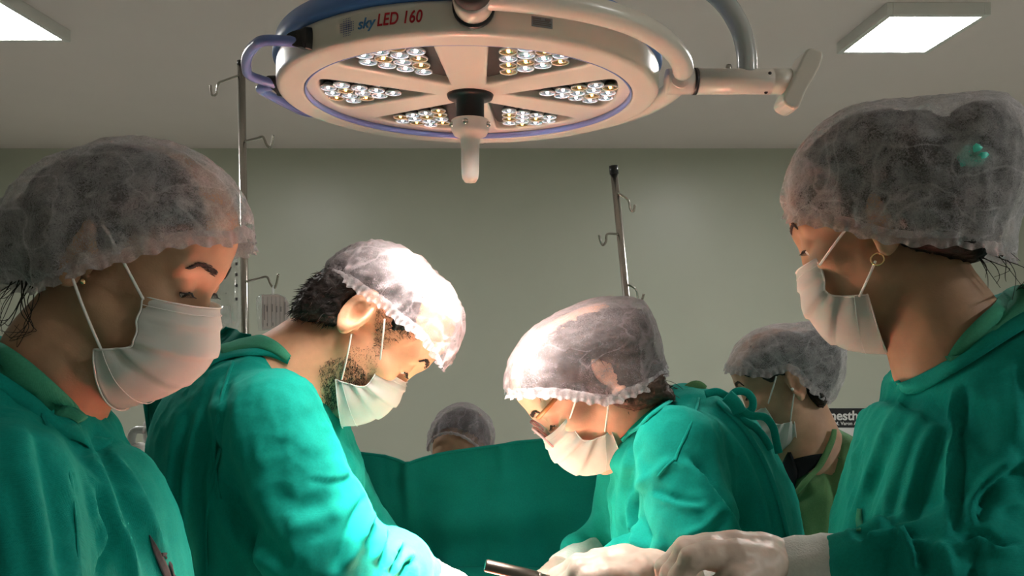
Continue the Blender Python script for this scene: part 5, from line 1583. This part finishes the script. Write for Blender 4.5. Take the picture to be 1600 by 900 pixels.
    fing = [[(940, 886, dd-0.034, 0.0112), (905, 890, dd-0.034, 0.0105), (884, 915, dd-0.030, 0.0098), (880, 945, dd-0.02, 0.0085)],
            [(938, 880, dd-0.012, 0.0112), (900, 884, dd-0.012, 0.0105), (872, 908, dd-0.012, 0.0098), (866, 940, dd-0.01, 0.0085)],
            [(938, 878, dd+0.010, 0.0110), (902, 880, dd+0.010, 0.0102), (868, 902, dd+0.010, 0.0095), (858, 930, dd+0.01, 0.0085)],
            [(940, 880, dd+0.030, 0.0100), (908, 884, dd+0.030, 0.0092), (880, 906, dd+0.028, 0.0085), (872, 930, dd+0.02, 0.0075)],
            [(985, 900, dd-0.034, 0.014), (950, 900, dd-0.048, 0.0120), (918, 905, dd-0.046, 0.0105), (895, 922, dd-0.03, 0.009)]]
    glove(s.root, palm+fing, label='beige latex glove', k=0.005)
    V, fc = tube([P(1135, 918, 0.89), P(1090, 908, 0.87), P(1062, 902, 0.862)], [0.033, 0.030, 0.026], 18)
    obj('knit_cuff', V, fc, M['cuff'], s.root, label='white knitted sleeve cuff')
woman_right()

# instrument held over the field
def instrument():
    a, b = P(758, 883, 0.86), P(905, 918, 0.86)
    u = (b-a)/np.linalg.norm(b-a); L = np.linalg.norm(b-a)
    t = thing('steel_instrument', 'round steel instrument handle pointing left in the lower gloved hand', 'instrument', tuple(b))
    V, fc = tube([a, a+u*0.002, a+u*0.062, a+u*0.064, a+u*L], [0.0062, 0.0072, 0.0072, 0.0058, 0.0058], 20)
    obj('handle', V, fc, M['steel_dark'], t)
    V, fc = tube([a+u*0.0635, a+u*0.066], 0.0068, 20)
    obj('collar', V, fc, M['chrome'], t)
instrument()

# ------------------------------------------------------------------ person E: woman in olive scrubs in the background
def woman_back():
    d = 1.42
    s = Human('woman in olive green scrub top over a black shirt standing behind the surgeons', 1224, 595, d, -1, 28, -14, 1.0, 'skin_e', foot=(0.60, 1.46), xs=0.80)
    T = [(P(1310, 860, 1.46), 0.10), (np.array([0.60, 1.46, 0.90]), 0.12)]
    s.fit_under([([(1132, 585), (1134, 570), (1142, 552), (1156, 534), (1176, 518), (1202, 509), (1232, 507), (1262, 512), (1285, 540), (1290, 590), (1280, 640), (1220, 650), (1150, 625)], 0.092, 0.06, 0),
           ([(1250, 512), (1270, 505), (1292, 508), (1312, 522), (1321, 550), (1317, 588), (1304, 616), (1290, 625), (1265, 615), (1245, 570)], 0.066, 0.045, 0)],
          [(1124, 572, 0), (1136, 578, -0.04), (1160, 580), (1190, 583), (1208, 580), (1224, 574), (1240, 578), (1252, 592), (1268, 608), (1300, 628)],
          [(1300, 820), (1000, 820), (1000, 572)])
    s.body([(1250, 625, 0, 0.044), (1262, 680, 0, 0.048), (1275, 730, 0.0, 0.065)], T, h=0.004)
    s.eyes()
    s.hair([([(1150, 582), (1152, 560), (1170, 535), (1200, 520), (1240, 516), (1270, 530), (1285, 570), (1290, 610), (1282, 635), (1262, 625), (1245, 600), (1215, 594), (1205, 606), (1190, 598), (1170, 592)], 0.080, 0.03, 0),
            ([(1262, 525), (1285, 518), (1305, 528), (1312, 555), (1306, 590), (1294, 610), (1275, 605), (1258, 575)], 0.055, 0.04, 0)], 0.0045,
           m='hair')
    s.cap(h=0.004, seed=23, amp=0.0016, pleat=0.0012)
    s.mask([(1194, 634), (1204, 650), (1212, 662), (1226, 662), (1241, 657)], [(1171, 646), (1170, 666), (1176, 690), (1198, 711), (1242, 703)], ys=0.058)
    s.straps([[(1213, 588, -0.086), (1208, 605, -0.080), (1199, 635, -0.060)], [(1241, 615, -0.088), (1238, 635, -0.08), (1235, 658, -0.060)]], 0.0014)
    V, fc = lathe([(0.0001, -0.003), (0.0026, -0.0015), (0.003, 0.0), (0.0001, 0.003)], 12, axis='y')
    obj('earring', V+s.f.W(s.f.L(1238, 608, -0.098)), fc, M['pearl'], s.root, label='tiny pale ear stud')
    g = s.gown([dict(p=[(1205, 735), (1225, 712), (1255, 712), (1285, 676), (1300, 668), (1335, 688), (1372, 715), (1395, 800), (1400, 900), (1395, 1000), (1400, 1700), (1190, 1700), (1170, 1000), (1180, 850), (1190, 780)], d=1.44, W=0.14, D=0.05)],
               [[(1340, 760, 1.34, 40), (1350, 900, 1.30, 38)]], h=0.007, k=0.03, seed=41, wr=0.0015, m='scrub_olive', label='olive green scrub top',
               fold=[([(1290, 720), (1300, 780), (1295, 850)], 10, 0.006, 's'), ([(1250, 780), (1255, 820), (1250, 850)], 10, 0.005, 'r'), ([(1320, 690), (1330, 760), (1325, 850)], 8, 0.006, 's')])
    s.ribbon('undershirt', [(1236, 706), (1236, 740), (1240, 775)], [4, 30, 4], 'black_cloth', g, 0.006, 0.002, 'gb', 'black undershirt in the neckline')
    s.ribbon('undershirt', [(1232, 740), (1256, 728), (1286, 712)], [36, 30, 6], 'black_cloth', g, 0.005, 0.002, 'gb', 'black undershirt in the neckline')
    s.ribbon('neckline_band', [(1240, 782), (1262, 755), (1282, 725), (1296, 690), (1298, 672)], [6, 8, 9, 9, 6], 'scrub_olive', g, 0.008, 0.002, 'gb')
    s.ribbon('shoulder_seam', [(1290, 704), (1310, 716), (1330, 722)], 3, 'scrub_olive', g, 0.001, 0.001)
woman_back()

# ------------------------------------------------------------------ person F: only forehead and cap above the screen drape
def person_behind():
    d = 2.12
    c = P(722, 718, d)
    t = thing('person', 'person behind the green cloth screen, only forehead and white cap showing', 'person', (c[0], d+0.05, 0))
    yaw = math.radians(-90-14); p = math.radians(18)
    def tohead(X, Y, Z):
        x, y, z = X-c[0], Y-c[1], Z-c[2]
        cc, ss = math.cos(yaw), math.sin(yaw)
        hx, hy = cc*x+ss*y, -ss*x+cc*y
        return hx*math.cos(p)-z*math.sin(p), hy, hx*math.sin(p)+z*math.cos(p)
    def world(V):
        V = np.asarray(V, float)
        x = V[..., 0]*math.cos(p)+V[..., 2]*math.sin(p); z = -V[..., 0]*math.sin(p)+V[..., 2]*math.cos(p); y = V[..., 1]
        cc, ss = math.cos(yaw), math.sin(yaw)
        return np.stack([c[0]+cc*x-ss*y, c[1]+ss*x+cc*y, c[2]+z], -1)
    def field(X, Y, Z):
        f = head_field(*tohead(X, Y, Z))
        f = smin(f, rcone(X, Y, Z, (c[0], d+0.03, c[2]-0.05), (c[0], d+0.06, c[2]-0.17), 0.05, 0.06), 0.03)
        f = smin(f, rcone(X, Y, Z, (c[0]-0.11, d+0.06, c[2]-0.25), (c[0]+0.11, d+0.06, c[2]-0.25), 0.075, 0.075), 0.06)
        f = smin(f, rcone(X, Y, Z, (c[0], d+0.06, c[2]-0.22), (c[0], d+0.06, 0.7), 0.12, 0.13), 0.08)
        for sg in (-1, 1):
            f = smin(f, rcone(X, Y, Z, (c[0]+sg*0.17, d+0.06, c[2]-0.26), (c[0]+sg*0.2, d-0.02, 0.75), 0.055, 0.045), 0.04)
            f = smin(f, rcone(X, Y, Z, (c[0]+sg*0.08, d+0.06, 0.75), (c[0]+sg*0.08, d+0.06, 0.06), 0.09, 0.05), 0.05)
            f = smin(f, ell(X, Y, Z, (c[0]+sg*0.08, d, 0.04), (0.05, 0.13, 0.04)), 0.03)
        return f
    V, Q = nets(field, axis(c[0]-0.35, c[0]+0.35, c[0]-0.1, c[0]+0.1, 0.006, 0.03), axis(d-0.2, d+0.3, d-0.13, d+0.1, 0.006, 0.03), axis(-0.01, c[2]+0.16, c[2]-0.05, c[2]+0.16, 0.006, 0.03))
    V[:, 2] = np.maximum(V[:, 2], 0.001)
    obj('body', V, Q, M['skin_a'], t)
    def scrub(X, Y, Z):
        f = rcone(X, Y, Z, (c[0]-0.11, d+0.06, c[2]-0.25), (c[0]+0.11, d+0.06, c[2]-0.25), 0.09, 0.09)
        f = smin(f, rcone(X, Y, Z, (c[0], d+0.06, c[2]-0.25), (c[0], d+0.06, 0.75), 0.14, 0.155), 0.08)
        for sg in (-1, 1): f = smin(f, rcone(X, Y, Z, (c[0]+sg*0.17, d+0.06, c[2]-0.27), (c[0]+sg*0.2, d-0.02, 0.8), 0.07, 0.06), 0.04)
        return f
    V, Q = nets(scrub, np.arange(c[0]-0.36, c[0]+0.36, 0.02), np.arange(d-0.2, d+0.3, 0.02), np.arange(0.55, c[2]-0.08, 0.02))
    obj('scrub_top', relax(V, Q, 2), Q, M['scrub_olive'], t)
    def hairf(x, y, z): return ell(x, y, z, (-0.008, 0, 0.055), (0.106, 0.083, 0.092))
    h = 0.005
    V, Q = nets(hairf, np.arange(-0.13, 0.12, h), np.arange(-0.1, 0.1, h), np.arange(-0.06, 0.17, h))
    V, Q = drop(V, Q, V[:, 2] < 0.130+0.9*(V[:, 0]-0.06)-5.0*V[:, 1]**2)
    obj('hair', world(V), Q, M['hair'], t)
    def capf(x, y, z): return ell(x, y, z, (-0.012, 0, 0.056), (0.118, 0.094, 0.102))
    V, Q = nets(capf, np.arange(-0.15, 0.13, h), np.arange(-0.12, 0.12, h), np.arange(-0.07, 0.19, h))
    Nn = vnormals(V, Q)
    an = np.arctan2(V[:, 1], V[:, 2]-0.05)
    V = V+Nn*(0.0035*np.sin(an*15+2*vnoise(V, 30, 2))*np.clip((V[:, 0]+0.08)/0.15, 0, 1)+0.003*ridged(V, 25, 4))[:, None]
    edge = lambda y: 0.124-6.5*y*y
    V, Q = drop(V, Q, V[:, 2] < edge(V[:, 1])+0.9*(V[:, 0]-0.075))
    cp = obj('cap', world(V), Q, M['cap_lamp_greyed'], t, label='thin white bouffant cap')
    pts = []
    for y in np.linspace(-0.088, 0.088, 40):
        best = None
        for x in np.linspace(0.12, -0.05, 120):
            z = edge(y)+0.9*(x-0.075)
            if capf(np.array(x), np.array(y), np.array(z)) < 0: best = (x, y, z); break
        if best: pts.append(best)
    if len(pts) > 4:
        V, fc = tube(world(np.array(pts)), 0.0042+0.001*np.sin(np.arange(len(pts))*1.7), 7)
        obj('gathered_edge', V, fc, M['cap_band'], cp)
    # brows and closed lashes
    bv = None
    for sd in (-1, 1):
        line = np.array([(0.105-0.35*(y-0.012)*0.9, y*sd, 0.034+0.006*math.sin((y-0.01)*70)) for y in np.linspace(0.012, 0.05, 10)])
        V, fc = tube(world(line), 0.0030*np.linspace(1.1, 0.5, 10), 6); obj('eyebrow', V, fc, M['brow'], t)
        line = np.array([(0.094-12*(y-0.032)**2, y*sd, 0.012) for y in np.linspace(0.018, 0.046, 10)])
        V, fc = tube(world(line), 0.0014, 6); obj('eyelashes', V, fc, M['brow'], t)
person_behind()
